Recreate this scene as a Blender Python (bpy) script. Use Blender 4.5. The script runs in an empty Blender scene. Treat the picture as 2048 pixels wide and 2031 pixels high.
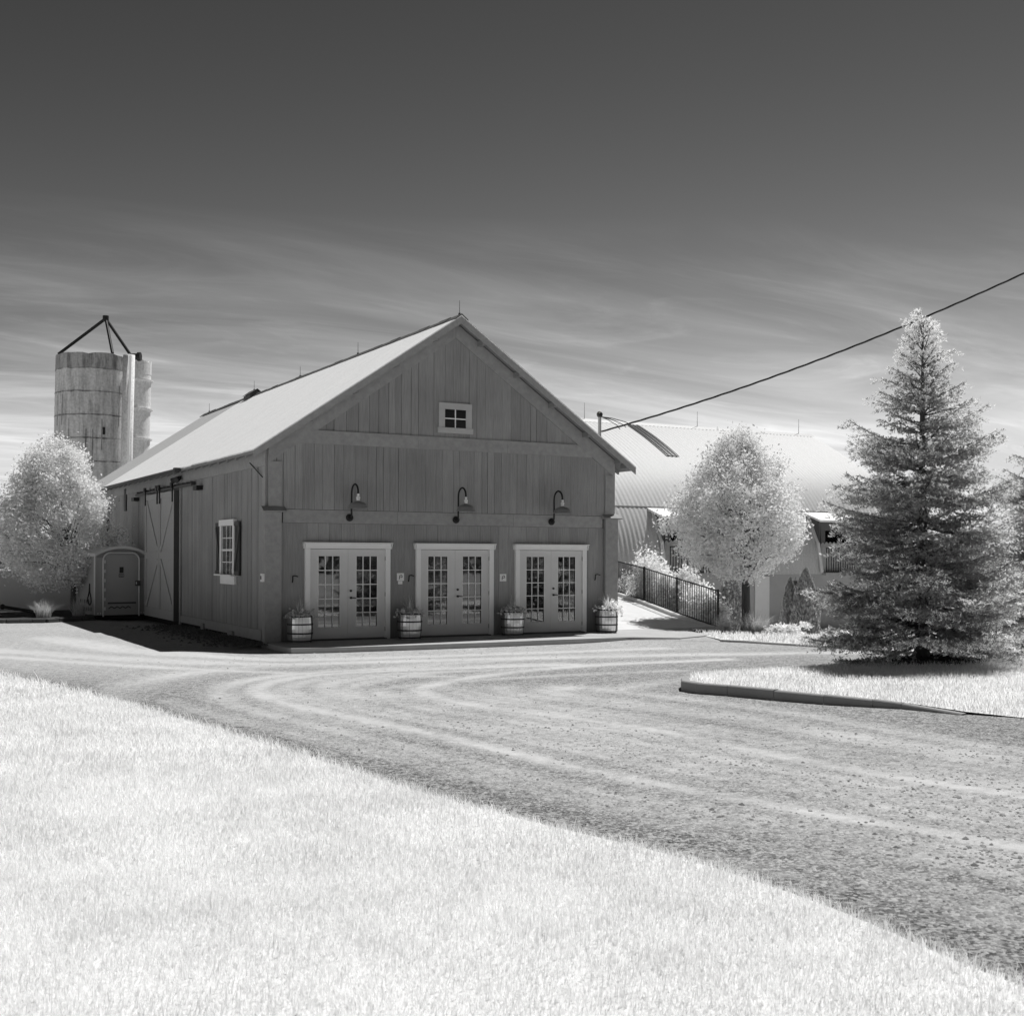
import bpy, math, random
import numpy as np
from mathutils import Matrix, Vector

S = bpy.context.scene
COL = S.collection
random.seed(7)
RNG = np.random.default_rng(11)
R = math.radians

# ------------------------------------------------------------------ camera
FPX, ROLL, YH, YAW = 2407.1, 0.0042, 1109.8, 0.5044
CAM = np.array([-8.134, -25.95, 1.97])
FW = np.array([math.sin(YAW), math.cos(YAW), 0.0])
RT = np.array([math.cos(YAW), -math.sin(YAW), 0.0])
UP = np.array([0.0, 0.0, 1.0])
cr, sr = math.cos(ROLL), math.sin(ROLL)
cam_d = bpy.data.cameras.new('camera')
cam = bpy.data.objects.new('camera', cam_d)
COL.objects.link(cam)
rv = cr * RT + sr * UP
uv_ = cr * UP - sr * RT
cam.matrix_world = Matrix(((rv[0], uv_[0], -FW[0], CAM[0]), (rv[1], uv_[1], -FW[1], CAM[1]),
                           (rv[2], uv_[2], -FW[2], CAM[2]), (0, 0, 0, 1)))
cam_d.sensor_fit = 'HORIZONTAL'
cam_d.sensor_width = 36.0
cam_d.lens = 36.0 * FPX / 2048.0
cam_d.shift_y = (YH - 1015.5) / 2048.0
cam_d.clip_start = 0.1
cam_d.clip_end = 6000
S.camera = cam
cam_d.dof.use_dof = True
cam_d.dof.focus_distance = 24.0
cam_d.dof.aperture_fstop = 5.6

# ------------------------------------------------------------------ light and sky
SUN = Vector((0.449, 0.192, 0.873)).normalized()          # towards the sun
sun_el = math.asin(SUN.z)
ld = bpy.data.lights.new('sun', 'SUN')
ld.energy = 5.0
ld.angle = R(0.53)
ld.color = (1.0, 0.995, 0.985)
lo = bpy.data.objects.new('sun', ld)
COL.objects.link(lo)
lo.rotation_euler = (-SUN).to_track_quat('-Z', 'Y').to_euler()
lo.location = (20, 10, 40)

W = bpy.data.worlds.new('World')
S.world = W
W.use_nodes = True
wn, wl = W.node_tree.nodes, W.node_tree.links
wn.clear()


def wnode(t, **k):
    n = wn.new(t)
    for a, b in k.items():
        setattr(n, a, b)
    return n


def wmath(op, a, b=None, c=None, clamp=False):
    n = wnode('ShaderNodeMath', operation=op, use_clamp=clamp)
    for i, x in enumerate((a, b, c)):
        if x is None:
            continue
        if isinstance(x, (int, float)):
            n.inputs[i].default_value = x
        else:
            wl.new(x, n.inputs[i])
    return n.outputs[0]


sky = wnode('ShaderNodeTexSky', sky_type='NISHITA', sun_disc=False)
sky.sun_elevation = sun_el
sky.sun_rotation = math.atan2(SUN.x, SUN.y)
sky.altitude = 200
sky.air_density = 1.0
sky.dust_density = 0.0
sky.ozone_density = 1.0
sep = wnode('ShaderNodeSeparateColor')
wl.new(sky.outputs[0], sep.inputs[0])
tc = wnode('ShaderNodeTexCoord')
sx = wnode('ShaderNodeSeparateXYZ')
wl.new(tc.outputs['Generated'], sx.inputs[0])
dx, dy, dz = sx.outputs
# infrared film sees only the red end of the sky
red = sep.outputs[0]
base = wmath('MULTIPLY', wmath('POWER', wmath('MULTIPLY', red, 0.1), 2.32), 31.0)
base = wmath('MINIMUM', base, 7.0)
# cirrus on a high layer
zc = wmath('ADD', wmath('MAXIMUM', dz, 0.0), 0.10)
px = wmath('DIVIDE', dx, zc)
py = wmath('DIVIDE', dy, zc)
cmb = wnode('ShaderNodeCombineXYZ')
wl.new(px, cmb.inputs[0])
wl.new(py, cmb.inputs[1])
mp = wnode('ShaderNodeMapping')
mp.inputs['Rotation'].default_value = (0, 0, YAW - 0.16)
mp.inputs['Scale'].default_value = (0.36, 1.25, 1)
wl.new(cmb.outputs[0], mp.inputs[0])
nz = wnode('ShaderNodeTexNoise')
nz.inputs['Scale'].default_value = 1.15
nz.inputs['Detail'].default_value = 7
nz.inputs['Roughness'].default_value = 0.60
nz.inputs['Distortion'].default_value = 1.5
wl.new(mp.outputs[0], nz.inputs['Vector'])
cl = wmath('POWER', wmath('MULTIPLY', wmath('SUBTRACT', nz.outputs[0], 0.36), 3.1, clamp=True), 1.5)
# finer wisps drifting across it
mp2 = wnode('ShaderNodeMapping')
mp2.inputs['Rotation'].default_value = (0, 0, YAW + 0.42)
mp2.inputs['Scale'].default_value = (0.8, 2.2, 1)
wl.new(cmb.outputs[0], mp2.inputs[0])
nz2 = wnode('ShaderNodeTexNoise')
nz2.inputs['Scale'].default_value = 0.95
nz2.inputs['Detail'].default_value = 9
nz2.inputs['Roughness'].default_value = 0.62
nz2.inputs['Distortion'].default_value = 2.2
wl.new(mp2.outputs[0], nz2.inputs['Vector'])
cl = wmath('ADD', cl, wmath('MULTIPLY', wmath('POWER', wmath('MULTIPLY', wmath('SUBTRACT', nz2.outputs[0], 0.50), 4.0, clamp=True), 1.3), 0.75))
# cirrus lies in a bank low over the far side of the valley
fade = wmath('MULTIPLY', wmath('SUBTRACT', 0.27, dz), 6.0, clamp=True)
cl = wmath('MULTIPLY', cl, fade)
tot = wmath('ADD', base, wmath('MULTIPLY', cl, 2.7))
bg = wnode('ShaderNodeBackground')
bg.inputs[1].default_value = 0.10
wl.new(tot, bg.inputs[0])
wo = wnode('ShaderNodeOutputWorld')
wl.new(bg.outputs[0], wo.inputs[0])

vs = S.view_settings
vs.view_transform = 'Standard'
vs.look = 'None'
vs.exposure = 0.0
vs.gamma = 1.0
vs.use_curve_mapping = False
S.cycles.max_bounces = 8
S.cycles.diffuse_bounces = 4
S.cycles.transmission_bounces = 4
S.cycles.caustics_reflective = False
S.cycles.caustics_refractive = False


# ------------------------------------------------------------------ pixel helpers (photo pixels -> points in the place)
def ray(u, v):
    a, b = u - 1024.0, v - YH
    x, y = cr * a + sr * b, -sr * a + cr * b
    return FW + RT * x / FPX - UP * y / FPX


def onz(u, v, z=0.0):
    d = ray(u, v)
    return CAM + d * (z - CAM[2]) / d[2]


def dep(u, v, D):
    return CAM + ray(u, v) * D


def projn(P):
    d = P - CAM
    z = d @ FW
    zz = np.where(z < 0.1, 0.1, z)
    return 1024 + FPX * (d @ RT) / zz, YH - FPX * d[:, 2] / zz, z


# ------------------------------------------------------------------ materials
def nodes_of(name):
    m = bpy.data.materials.new(name)
    m.use_nodes = True
    nt = m.node_tree
    return m, nt, nt.nodes, nt.links, nt.nodes['Principled BSDF']


def grey(v):
    return (v, v, v, 1.0)


def mat(name, v, rough=0.8, metal=0.0, nscale=4.0, namp=0.15, stretch=(1, 1, 1), island=0.0, bump=0.0,
        bscale=40.0, spec=0.3, detail=5.0, n2=0.0, n2scale=0.6):
    """grey surface with object-space noise, optional per-board variation and bump"""
    m, nt, N, L, P = nodes_of(name)
    P.inputs['Roughness'].default_value = rough
    P.inputs['Metallic'].default_value = metal
    P.inputs['Specular IOR Level'].default_value = spec
    tcn = N.new('ShaderNodeTexCoord')
    mpn = N.new('ShaderNodeMapping')
    mpn.inputs['Scale'].default_value = stretch
    L.new(tcn.outputs['Object'], mpn.inputs[0])
    no = N.new('ShaderNodeTexNoise')
    no.inputs['Scale'].default_value = nscale
    no.inputs['Detail'].default_value = detail
    no.inputs['Roughness'].default_value = 0.6
    L.new(mpn.outputs[0], no.inputs['Vector'])

    def mth(op, a, b):
        n = N.new('ShaderNodeMath')
        n.operation = op
        for i, x in enumerate((a, b)):
            if isinstance(x, (int, float)):
                n.inputs[i].default_value = x
            else:
                L.new(x, n.inputs[i])
        return n.outputs[0]
    f = mth('ADD', mth('MULTIPLY', mth('SUBTRACT', no.outputs[0], 0.5), 2 * namp), 1.0)
    if n2:
        no2 = N.new('ShaderNodeTexNoise')
        no2.inputs['Scale'].default_value = n2scale
        no2.inputs['Detail'].default_value = 3
        L.new(tcn.outputs['Object'], no2.inputs['Vector'])
        f = mth('MULTIPLY', f, mth('ADD', mth('MULTIPLY', mth('SUBTRACT', no2.outputs[0], 0.5), 2 * n2), 1.0))
    if island:
        g = N.new('ShaderNodeNewGeometry')
        f = mth('MULTIPLY', f, mth('ADD', mth('MULTIPLY', mth('SUBTRACT', g.outputs['Random Per Island'], 0.5), 2 * island), 1.0))
    f = mth('MULTIPLY', f, v)
    cb = N.new('ShaderNodeCombineColor')
    for i in range(3):
        L.new(f, cb.inputs[i])
    L.new(cb.outputs[0], P.inputs['Base Color'])
    if bump:
        nb = N.new('ShaderNodeTexNoise')
        nb.inputs['Scale'].default_value = bscale
        nb.inputs['Detail'].default_value = 4
        L.new(mpn.outputs[0], nb.inputs['Vector'])
        bp = N.new('ShaderNodeBump')
        bp.inputs['Strength'].default_value = bump
        bp.inputs['Distance'].default_value = 0.02
        L.new(nb.outputs[0], bp.inputs['Height'])
        L.new(bp.outputs[0], P.inputs['Normal'])
    return m


def leaf_mat(name, v, trans, amp=0.25, rough=0.6, patch=0.0):
    m, nt, N, L, P = nodes_of(name)
    N.remove(P)
    out = [n for n in N if n.type == 'OUTPUT_MATERIAL'][0]
    g = N.new('ShaderNodeNewGeometry')
    mr = N.new('ShaderNodeMapRange')
    mr.inputs['To Min'].default_value = 1 - amp
    mr.inputs['To Max'].default_value = 1 + amp
    L.new(g.outputs['Random Per Island'], mr.inputs['Value'])

    fac = mr.outputs[0]
    if patch:
        tcn = N.new('ShaderNodeTexCoord')
        no = N.new('ShaderNodeTexNoise')
        no.inputs['Scale'].default_value = 0.9
        no.inputs['Detail'].default_value = 6
        no.inputs['Roughness'].default_value = 0.65
        L.new(tcn.outputs['Object'], no.inputs['Vector'])
        m2 = N.new('ShaderNodeMapRange')
        m2.inputs['From Min'].default_value = 0.28
        m2.inputs['From Max'].default_value = 0.62
        m2.inputs['To Min'].default_value = 1 - patch
        m2.inputs['To Max'].default_value = 1.03
        L.new(no.outputs[0], m2.inputs['Value'])
        mm_ = N.new('ShaderNodeMath')
        mm_.operation = 'MULTIPLY'
        L.new(fac, mm_.inputs[0])
        L.new(m2.outputs[0], mm_.inputs[1])
        fac = mm_.outputs[0]

    def col(k):
        mm = N.new('ShaderNodeMath')
        mm.operation = 'MULTIPLY'
        mm.inputs[1].default_value = k
        L.new(fac, mm.inputs[0])
        cb = N.new('ShaderNodeCombineColor')
        for i in range(3):
            L.new(mm.outputs[0], cb.inputs[i])
        return cb.outputs[0]
    d = N.new('ShaderNodeBsdfDiffuse')
    t = N.new('ShaderNodeBsdfTranslucent')
    L.new(col(v), d.inputs[0])
    L.new(col(trans), t.inputs[0])
    a = N.new('ShaderNodeAddShader')
    L.new(d.outputs[0], a.inputs[0])
    L.new(t.outputs[0], a.inputs[1])
    L.new(a.outputs[0], out.inputs[0])
    return m


M = {}
M['wood'] = mat('barn_board_paint', 0.31, 0.85, nscale=5, namp=0.36, stretch=(8, 8, 0.4), island=0.09, bump=0.4, bscale=22, n2=0.26, n2scale=0.9)
M['trimwood'] = mat('barn_trim_paint', 0.335, 0.85, nscale=4, namp=0.28, stretch=(2, 2, 2), island=0.05, bump=0.2, bscale=25, n2=0.08, n2scale=0.8)
M['gap'] = mat('dark_backing', 0.03, 0.95)
M['soffit'] = mat('soffit_boards', 0.26, 0.9, nscale=4, namp=0.2, stretch=(1, 5, 1))
M['doorwood'] = mat('sliding_door_paint', 0.44, 0.8, nscale=4, namp=0.14, stretch=(5, 5, 0.5), bump=0.2, bscale=25)
M['white'] = mat('white_trim_paint', 0.90, 0.6, nscale=3, namp=0.07, n2=0.05, spec=0.4)
M['doorwhite'] = mat('door_leaf_paint', 0.70, 0.55, nscale=2, namp=0.07, n2=0.06, spec=0.4)
M['muntin'] = mat('muntin_white', 0.88, 0.5, namp=0.04)
M['black'] = mat('black_iron', 0.012, 0.55, spec=0.35, namp=0.2)
M['dark'] = mat('dark_paint', 0.035, 0.6, namp=0.2)
M['greydark'] = mat('dark_grey_paint', 0.09, 0.7, namp=0.2)
M['steel'] = mat('galvanised_steel', 0.62, 0.4, 1.0, nscale=12, namp=0.12)
M['porcelain'] = mat('porcelain_white', 0.85, 0.25, namp=0.03, spec=0.5)
M['shade'] = mat('lamp_shade_enamel', 0.24, 0.4, namp=0.1, spec=0.5)
M['concrete'] = mat('concrete', 0.62, 0.9, nscale=3, namp=0.14, bump=0.2, bscale=60, n2=0.08)
M['apron'] = mat('apron_concrete', 0.42, 0.92, nscale=2.2, namp=0.16, bump=0.2, bscale=60, n2=0.12)
M['oldconcrete'] = mat('aged_concrete', 0.30, 0.9, nscale=2.5, namp=0.12, bump=0.25, bscale=30, n2=0.12, n2scale=0.5)
M['wallconcrete'] = mat('wall_concrete', 0.52, 0.9, nscale=1.6, namp=0.12, bump=0.25, bscale=30, n2=0.12, n2scale=0.5)
M['stucco'] = mat('stucco', 0.32, 0.9, nscale=3, namp=0.12, bump=0.3, bscale=50, n2=0.12)
M['palepanel'] = mat('pale_plaster', 0.60, 0.85, nscale=4, namp=0.08)
M['bark'] = mat('bark', 0.10, 0.9, nscale=9, namp=0.4, stretch=(3, 3, 0.6), bump=0.6, bscale=20)
M['barkpale'] = mat('twig_bark', 0.16, 0.9, nscale=9, namp=0.3)
M['plastic'] = mat('grey_plastic', 0.42, 0.55, nscale=2, namp=0.08, spec=0.4, n2=0.06)
M['plasticlight'] = mat('pale_plastic', 0.75, 0.5, nscale=2, namp=0.07, spec=0.4)
M['plasticdark'] = mat('dark_plastic', 0.28, 0.55, nscale=2, namp=0.1, spec=0.4)
M['soil'] = mat('dark_soil', 0.055, 1.0, nscale=20, namp=0.5, bump=0.8, bscale=40)
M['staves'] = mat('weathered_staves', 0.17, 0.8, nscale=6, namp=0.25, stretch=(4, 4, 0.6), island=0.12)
M['stavepale'] = mat('pale_metallic_stave', 0.92, 0.34, 0.75, nscale=7, namp=0.10, stretch=(3, 3, 0.5), island=0.04)
M['stone'] = mat('edging_stone', 0.13, 0.95, nscale=5, namp=0.3, island=0.2, bump=0.5, bscale=20)
M['leaf'] = leaf_mat('infrared_leaf', 0.61, 0.29, 0.16)
M['leafshrub'] = leaf_mat('infrared_shrub_leaf', 0.55, 0.40, 0.22)
M['leafdark'] = leaf_mat('arborvitae_spray', 0.33, 0.12, 0.4)
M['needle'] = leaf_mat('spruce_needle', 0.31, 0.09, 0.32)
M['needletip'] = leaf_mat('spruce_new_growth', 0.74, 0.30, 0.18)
M['blade'] = leaf_mat('grass_blade', 0.60, 0.375, 0.10, patch=0.15)
M['reed'] = leaf_mat('ornamental_blade', 0.48, 0.20, 0.35)
M['woodleaf'] = leaf_mat('far_wood_leaf', 0.14, 0.05, 0.4)


def glass(name, v, spec_ior, rough=0.02):
    m, nt, N, L, P = nodes_of(name)
    P.inputs['Base Color'].default_value = grey(v)
    P.inputs['Roughness'].default_value = rough
    P.inputs['IOR'].default_value = spec_ior
    P.inputs['Specular IOR Level'].default_value = 0.5
    tcn = N.new('ShaderNodeTexCoord')
    no = N.new('ShaderNodeTexNoise')
    no.inputs['Scale'].default_value = 2.2
    no.inputs['Detail'].default_value = 2
    L.new(tcn.outputs['Object'], no.inputs['Vector'])
    bp = N.new('ShaderNodeBump')
    bp.inputs['Strength'].default_value = 0.06
    bp.inputs['Distance'].default_value = 0.01
    L.new(no.outputs[0], bp.inputs['Height'])
    L.new(bp.outputs[0], P.inputs['Normal'])
    return m


M['glass'] = glass('window_glass', 0.006, 2.45)
M['glassdark'] = glass('dark_window_glass', 0.003, 1.3)


def metal_roof(name, v, rough, metal, axis, period, strength, namp=0.1, stain=0.0):
    """sheet roofing with ribs across one axis and soft weather marks"""
    m, nt, N, L, P = nodes_of(name)
    P.inputs['Roughness'].default_value = rough
    P.inputs['Metallic'].default_value = metal
    tcn = N.new('ShaderNodeTexCoord')
    s = N.new('ShaderNodeSeparateXYZ')
    L.new(tcn.outputs['Object'], s.inputs[0])

    def mth(op, a, b=None):
        n = N.new('ShaderNodeMath')
        n.operation = op
        for i, x in enumerate((a, b)):
            if x is None:
                continue
            if isinstance(x, (int, float)):
                n.inputs[i].default_value = x
            else:
                L.new(x, n.inputs[i])
        return n.outputs[0]
    wv = mth('SINE', mth('MULTIPLY', s.outputs[axis], 2 * math.pi / period))
    no = N.new('ShaderNodeTexNoise')
    no.inputs['Scale'].default_value = 1.2
    no.inputs['Detail'].default_value = 8
    no.inputs['Roughness'].default_value = 0.65
    mpn = N.new('ShaderNodeMapping')
    sc = [1.0, 1.0, 1.0]
    sc[axis] = 5.0
    mpn.inputs['Scale'].default_value = sc
    L.new(tcn.outputs['Object'], mpn.inputs[0])
    L.new(mpn.outputs[0], no.inputs['Vector'])
    n3 = N.new('ShaderNodeTexNoise')
    n3.inputs['Scale'].default_value = 18
    n3.inputs['Detail'].default_value = 3
    L.new(tcn.outputs['Object'], n3.inputs['Vector'])
    f = mth('ADD', mth('MULTIPLY', mth('SUBTRACT', no.outputs[0], 0.5), 2 * namp), 1.0)
    f = mth('MULTIPLY', f, mth('ADD', mth('MULTIPLY', mth('SUBTRACT', n3.outputs[0], 0.5), 0.5), 1.0))
    f = mth('MULTIPLY', f, v)
    cb = N.new('ShaderNodeCombineColor')
    for i in range(3):
        L.new(f, cb.inputs[i])
    L.new(cb.outputs[0], P.inputs['Base Color'])
    bp = N.new('ShaderNodeBump')
    bp.inputs['Strength'].default_value = strength
    bp.inputs['Distance'].default_value = 0.03
    L.new(wv, bp.inputs['Height'])
    L.new(bp.outputs[0], P.inputs['Normal'])
    return m


M['roof'] = metal_roof('pale_metal_roof', 0.86, 0.55, 0.0, 1, 0.30, 0.15, 0.16)
M['rearroof'] = metal_roof('weathered_metal_roof', 0.50, 0.6, 0.0, 1, 0.55, 0.8, 0.15)
M['archroof'] = metal_roof('arched_sheet_roof', 0.45, 0.6, 0.0, 0, 2.4, 0.05, 0.12)
M['newsheet'] = metal_roof('new_glossy_sheet', 0.55, 0.16, 0.9, 0, 0.2, 0.3, 0.05)


def silo_mat(name, v, stain):
    m, nt, N, L, P = nodes_of(name)
    P.inputs['Roughness'].default_value = 0.9
    tcn = N.new('ShaderNodeTexCoord')
    no = N.new('ShaderNodeTexNoise')
    no.inputs['Scale'].default_value = 2.6
    no.inputs['Detail'].default_value = 8
    no.inputs['Roughness'].default_value = 0.7
    mpn = N.new('ShaderNodeMapping')
    mpn.inputs['Scale'].default_value = (1.6, 1.6, 0.22)
    L.new(tcn.outputs['Object'], mpn.inputs[0])
    L.new(mpn.outputs[0], no.inputs['Vector'])
    rp = N.new('ShaderNodeValToRGB')
    rp.color_ramp.elements[0].position = 0.34
    rp.color_ramp.elements[0].color = grey(v * (1 - stain))
    rp.color_ramp.elements[1].position = 0.56
    rp.color_ramp.elements[1].color = grey(v)
    L.new(no.outputs[0], rp.inputs[0])
    n3 = N.new('ShaderNodeTexNoise')
    n3.inputs['Scale'].default_value = 9
    n3.inputs['Detail'].default_value = 5
    L.new(tcn.outputs['Object'], n3.inputs['Vector'])
    mx = N.new('ShaderNodeMix')
    mx.data_type = 'RGBA'
    mx.blend_type = 'MULTIPLY'
    mx.inputs[0].default_value = 0.45
    L.new(rp.outputs[0], mx.inputs[6])
    r2 = N.new('ShaderNodeValToRGB')
    r2.color_ramp.elements[0].position = 0.3
    r2.color_ramp.elements[0].color = grey(0.45)
    r2.color_ramp.elements[1].position = 0.6
    L.new(n3.outputs[0], r2.inputs[0])
    L.new(r2.outputs[0], mx.inputs[7])
    L.new(mx.outputs[2], P.inputs['Base Color'])
    return m


M['silo'] = silo_mat('silo_staves', 0.62, 0.42)
M['silotop'] = silo_mat('silo_stained_band', 0.40, 0.80)
M['silopale'] = silo_mat('silo_pale_concrete', 0.80, 0.15)
M['silojoint'] = silo_mat('silo_hoop_stain', 0.30, 0.75)


def ground_mat():
    m, nt, N, L, P = nodes_of('gravel_ground')
    P.inputs['Roughness'].default_value = 0.95
    P.inputs['Specular IOR Level'].default_value = 0.15
    tcn = N.new('ShaderNodeTexCoord')

    def noise(sc, det, rough=0.6, vec=None):
        n = N.new('ShaderNodeTexNoise')
        n.inputs['Scale'].default_value = sc
        n.inputs['Detail'].default_value = det
        n.inputs['Roughness'].default_value = rough
        L.new(vec or tcn.outputs['Object'], n.inputs['Vector'])
        return n.outputs[0]

    def mth(op, a, b=None, clamp=False):
        n = N.new('ShaderNodeMath')
        n.operation = op
        n.use_clamp = clamp
        for i, x in enumerate((a, b)):
            if x is None:
                continue
            if isinstance(x, (int, float)):
                n.inputs[i].default_value = x
            else:
                L.new(x, n.inputs[i])
        return n.outputs[0]
    wear_and_light = N.new('ShaderNodeAttribute')
    wear_and_light.attribute_name = 'wear_and_light'
    w = wear_and_light.outputs['Fac']
    vor = N.new('ShaderNodeTexVoronoi')
    vor.inputs['Scale'].default_value = 46
    L.new(tcn.outputs['Object'], vor.inputs['Vector'])
    vs_ = N.new('ShaderNodeSeparateColor')
    L.new(vor.outputs['Color'], vs_.inputs[0])
    stone = mth('POWER', vs_.outputs[0], 1.6)
    fine = noise(95, 4, 0.75)
    mid = noise(7, 5, 0.65)
    big = noise(0.35, 4)
    loose = mth('ADD', mth('ADD', 0.085, mth('MULTIPLY', stone, 0.36)), mth('MULTIPLY', mth('SUBTRACT', mid, 0.5), 0.34))
    loose = mth('ADD', loose, mth('MULTIPLY', mth('SUBTRACT', fine, 0.5), 0.45))
    packed = mth('ADD', mth('ADD', 0.50, mth('MULTIPLY', mth('SUBTRACT', fine, 0.5), 0.34)), mth('MULTIPLY', mth('SUBTRACT', mid, 0.5), 0.16))
    wf = mth('ADD', w, mth('MULTIPLY', mth('SUBTRACT', mid, 0.5), 0.7), clamp=True)
    val = mth('ADD', mth('MULTIPLY', packed, wf), mth('MULTIPLY', loose, mth('SUBTRACT', 1.0, wf)))
    val = mth('MULTIPLY', val, mth('ADD', 0.8, mth('MULTIPLY', big, 0.4)))
    val = mth('MAXIMUM', val, 0.02)
    cb = N.new('ShaderNodeCombineColor')
    for i in range(3):
        L.new(val, cb.inputs[i])
    L.new(cb.outputs[0], P.inputs['Base Color'])
    bp = N.new('ShaderNodeBump')
    bp.inputs['Strength'].default_value = 0.5
    bp.inputs['Distance'].default_value = 0.03
    hh = mth('ADD', mth('MULTIPLY', vor.outputs['Distance'], -0.7), mth('MULTIPLY', fine, 0.5))
    hh = mth('MULTIPLY', hh, mth('SUBTRACT', 1.15, wf))
    L.new(hh, bp.inputs['Height'])
    L.new(bp.outputs[0], P.inputs['Normal'])
    return m


M['ground'] = ground_mat()
M['lawn'] = mat('infrared_turf', 0.66, 1.0, nscale=3, namp=0.10, spec=0.05, n2=0.10)
M['bedturf'] = mat('infrared_bank_turf', 0.62, 1.0, nscale=5, namp=0.3, spec=0.05, n2=0.15)
M['pebble'] = mat('pebbles', 0.28, 0.9, nscale=3, namp=0.2, island=0.6, spec=0.2)

# ------------------------------------------------------------------ mesh helpers
ORG = {}


class MB:
    def __init__(s):
        s.v, s.f, s.m = [], [], []

    def add(s, vs, fs, mi=0):
        o = len(s.v)
        s.v += [tuple(map(float, p)) for p in vs]
        s.f += [tuple(i + o for i in f) for f in fs]
        s.m += [mi] * len(fs)
        return s

    def box(s, x0, x1, y0, y1, z0, z1, mi=0):
        vs = [(x, y, z) for z in (z0, z1) for y in (y0, y1) for x in (x0, x1)]
        return s.add(vs, [(0, 2, 3, 1), (4, 5, 7, 6), (0, 1, 5, 4), (2, 6, 7, 3), (0, 4, 6, 2), (1, 3, 7, 5)], mi)

    def prism(s, poly, ext, mi=0):
        """planar polygon extruded by a vector"""
        n = len(poly)
        e = np.array(ext)
        vs = [np.array(p, float) for p in poly] + [np.array(p, float) + e for p in poly]
        fs = [tuple(range(n))[::-1], tuple(range(n, 2 * n))]
        fs += [(i, (i + 1) % n, n + (i + 1) % n, n + i) for i in range(n)]
        return s.add(vs, fs, mi)

    def bar(s, a, b, w, d, nrm=(0, -1, 0), mi=0):
        """rectangular bar from a to b, width w across, thickness d along nrm"""
        a, b, nrm = np.array(a, float), np.array(b, float), np.array(nrm, float)
        t = b - a
        t /= np.linalg.norm(t)
        nrm = nrm - t * (nrm @ t)
        nrm /= np.linalg.norm(nrm)
        sd = np.cross(t, nrm) * w / 2
        n2 = nrm * d
        return s.prism([a - sd, a + sd, b + sd, b - sd], n2, mi)

    def tube(s, pts, rad, n=8, cap=True, mi=0):
        pts = [np.array(p, float) for p in pts]
        if not hasattr(rad, '__len__'):
            rad = [rad] * len(pts)
        vs = []
        ref = np.array([0.31, 0.17, 0.93])
        prev = None
        for i, p in enumerate(pts):
            t = pts[min(i + 1, len(pts) - 1)] - pts[max(i - 1, 0)]
            t = t / (np.linalg.norm(t) + 1e-12)
            if prev is None:
                a = np.cross(t, ref)
                if np.linalg.norm(a) < 1e-3:
                    a = np.cross(t, (1, 0, 0))
            else:
                a = prev - t * (prev @ t)
            a /= np.linalg.norm(a)
            prev = a
            b = np.cross(t, a)
            for k in range(n):
                g = 2 * math.pi * k / n
                vs.append(p + rad[i] * (math.cos(g) * a + math.sin(g) * b))
        fs = [(i * n + k, i * n + (k + 1) % n, (i + 1) * n + (k + 1) % n, (i + 1) * n + k)
              for i in range(len(pts) - 1) for k in range(n)]
        if cap:
            fs += [tuple(range(n))[::-1], tuple(range((len(pts) - 1) * n, len(pts) * n))]
        return s.add(vs, fs, mi)

    def lathe(s, prof, c=(0, 0, 0), n=24, cap=True, mi=0):
        vs = [(c[0] + r * math.cos(2 * math.pi * k / n), c[1] + r * math.sin(2 * math.pi * k / n), c[2] + z)
              for r, z in prof for k in range(n)]
        fs = [(i * n + k, i * n + (k + 1) % n, (i + 1) * n + (k + 1) % n, (i + 1) * n + k)
              for i in range(len(prof) - 1) for k in range(n)]
        if cap:
            fs += [tuple(range(n))[::-1], tuple(range((len(prof) - 1) * n, len(prof) * n))]
        return s.add(vs, fs, mi)

    def build(s, name, mats, parent=None, smooth=False, loc=None):
        if not isinstance(mats, (list, tuple)):
            mats = [mats]
        me = bpy.data.meshes.new(name)
        org = np.array(ORG[parent] if parent else (loc if loc is not None else (0, 0, 0)), float)
        me.from_pydata([tuple(np.array(p) - org) for p in s.v], [], s.f)
        for m_ in mats:
            me.materials.append(m_)
        if len(mats) > 1:
            me.polygons.foreach_set('material_index', s.m)
        if smooth:
            me.polygons.foreach_set('use_smooth', [True] * len(me.polygons))
        me.update()
        return link(name, me, parent, org)


def link(name, me, parent, org):
    o = bpy.data.objects.new(name, me)
    COL.objects.link(o)
    if parent:
        o.parent = parent
    else:
        o.location = org
    ORG[o] = np.array(org, float)
    return o


def np_mesh(name, V, F, mats, parent=None, midx=None, loc=None, attrs=None, smooth=False):
    """large mesh straight from arrays; F is a (n,k) face array"""
    if not isinstance(mats, (list, tuple)):
        mats = [mats]
    org = np.array(ORG[parent] if parent else (loc if loc is not None else (0, 0, 0)), float)
    V = np.ascontiguousarray(V - org, dtype=np.float32)
    me = bpy.data.meshes.new(name)
    k = F.shape[1]
    me.vertices.add(len(V))
    me.vertices.foreach_set('co', V.ravel())
    me.loops.add(F.size)
    me.loops.foreach_set('vertex_index', np.ascontiguousarray(F, dtype=np.int32).ravel())
    me.polygons.add(len(F))
    me.polygons.foreach_set('loop_start', np.arange(0, F.size, k, dtype=np.int32))
    me.polygons.foreach_set('loop_total', np.full(len(F), k, dtype=np.int32))
    for m_ in mats:
        me.materials.append(m_)
    if midx is not None:
        me.polygons.foreach_set('material_index', np.ascontiguousarray(midx, dtype=np.int32))
    if smooth:
        me.polygons.foreach_set('use_smooth', np.ones(len(F), dtype=bool))
    me.update(calc_edges=True)
    for an, av in (attrs or {}).items():
        a = me.attributes.new(an, 'FLOAT', 'POINT')
        a.data.foreach_set('value', np.ascontiguousarray(av, dtype=np.float32))
    return link(name, me, parent, org)


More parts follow.
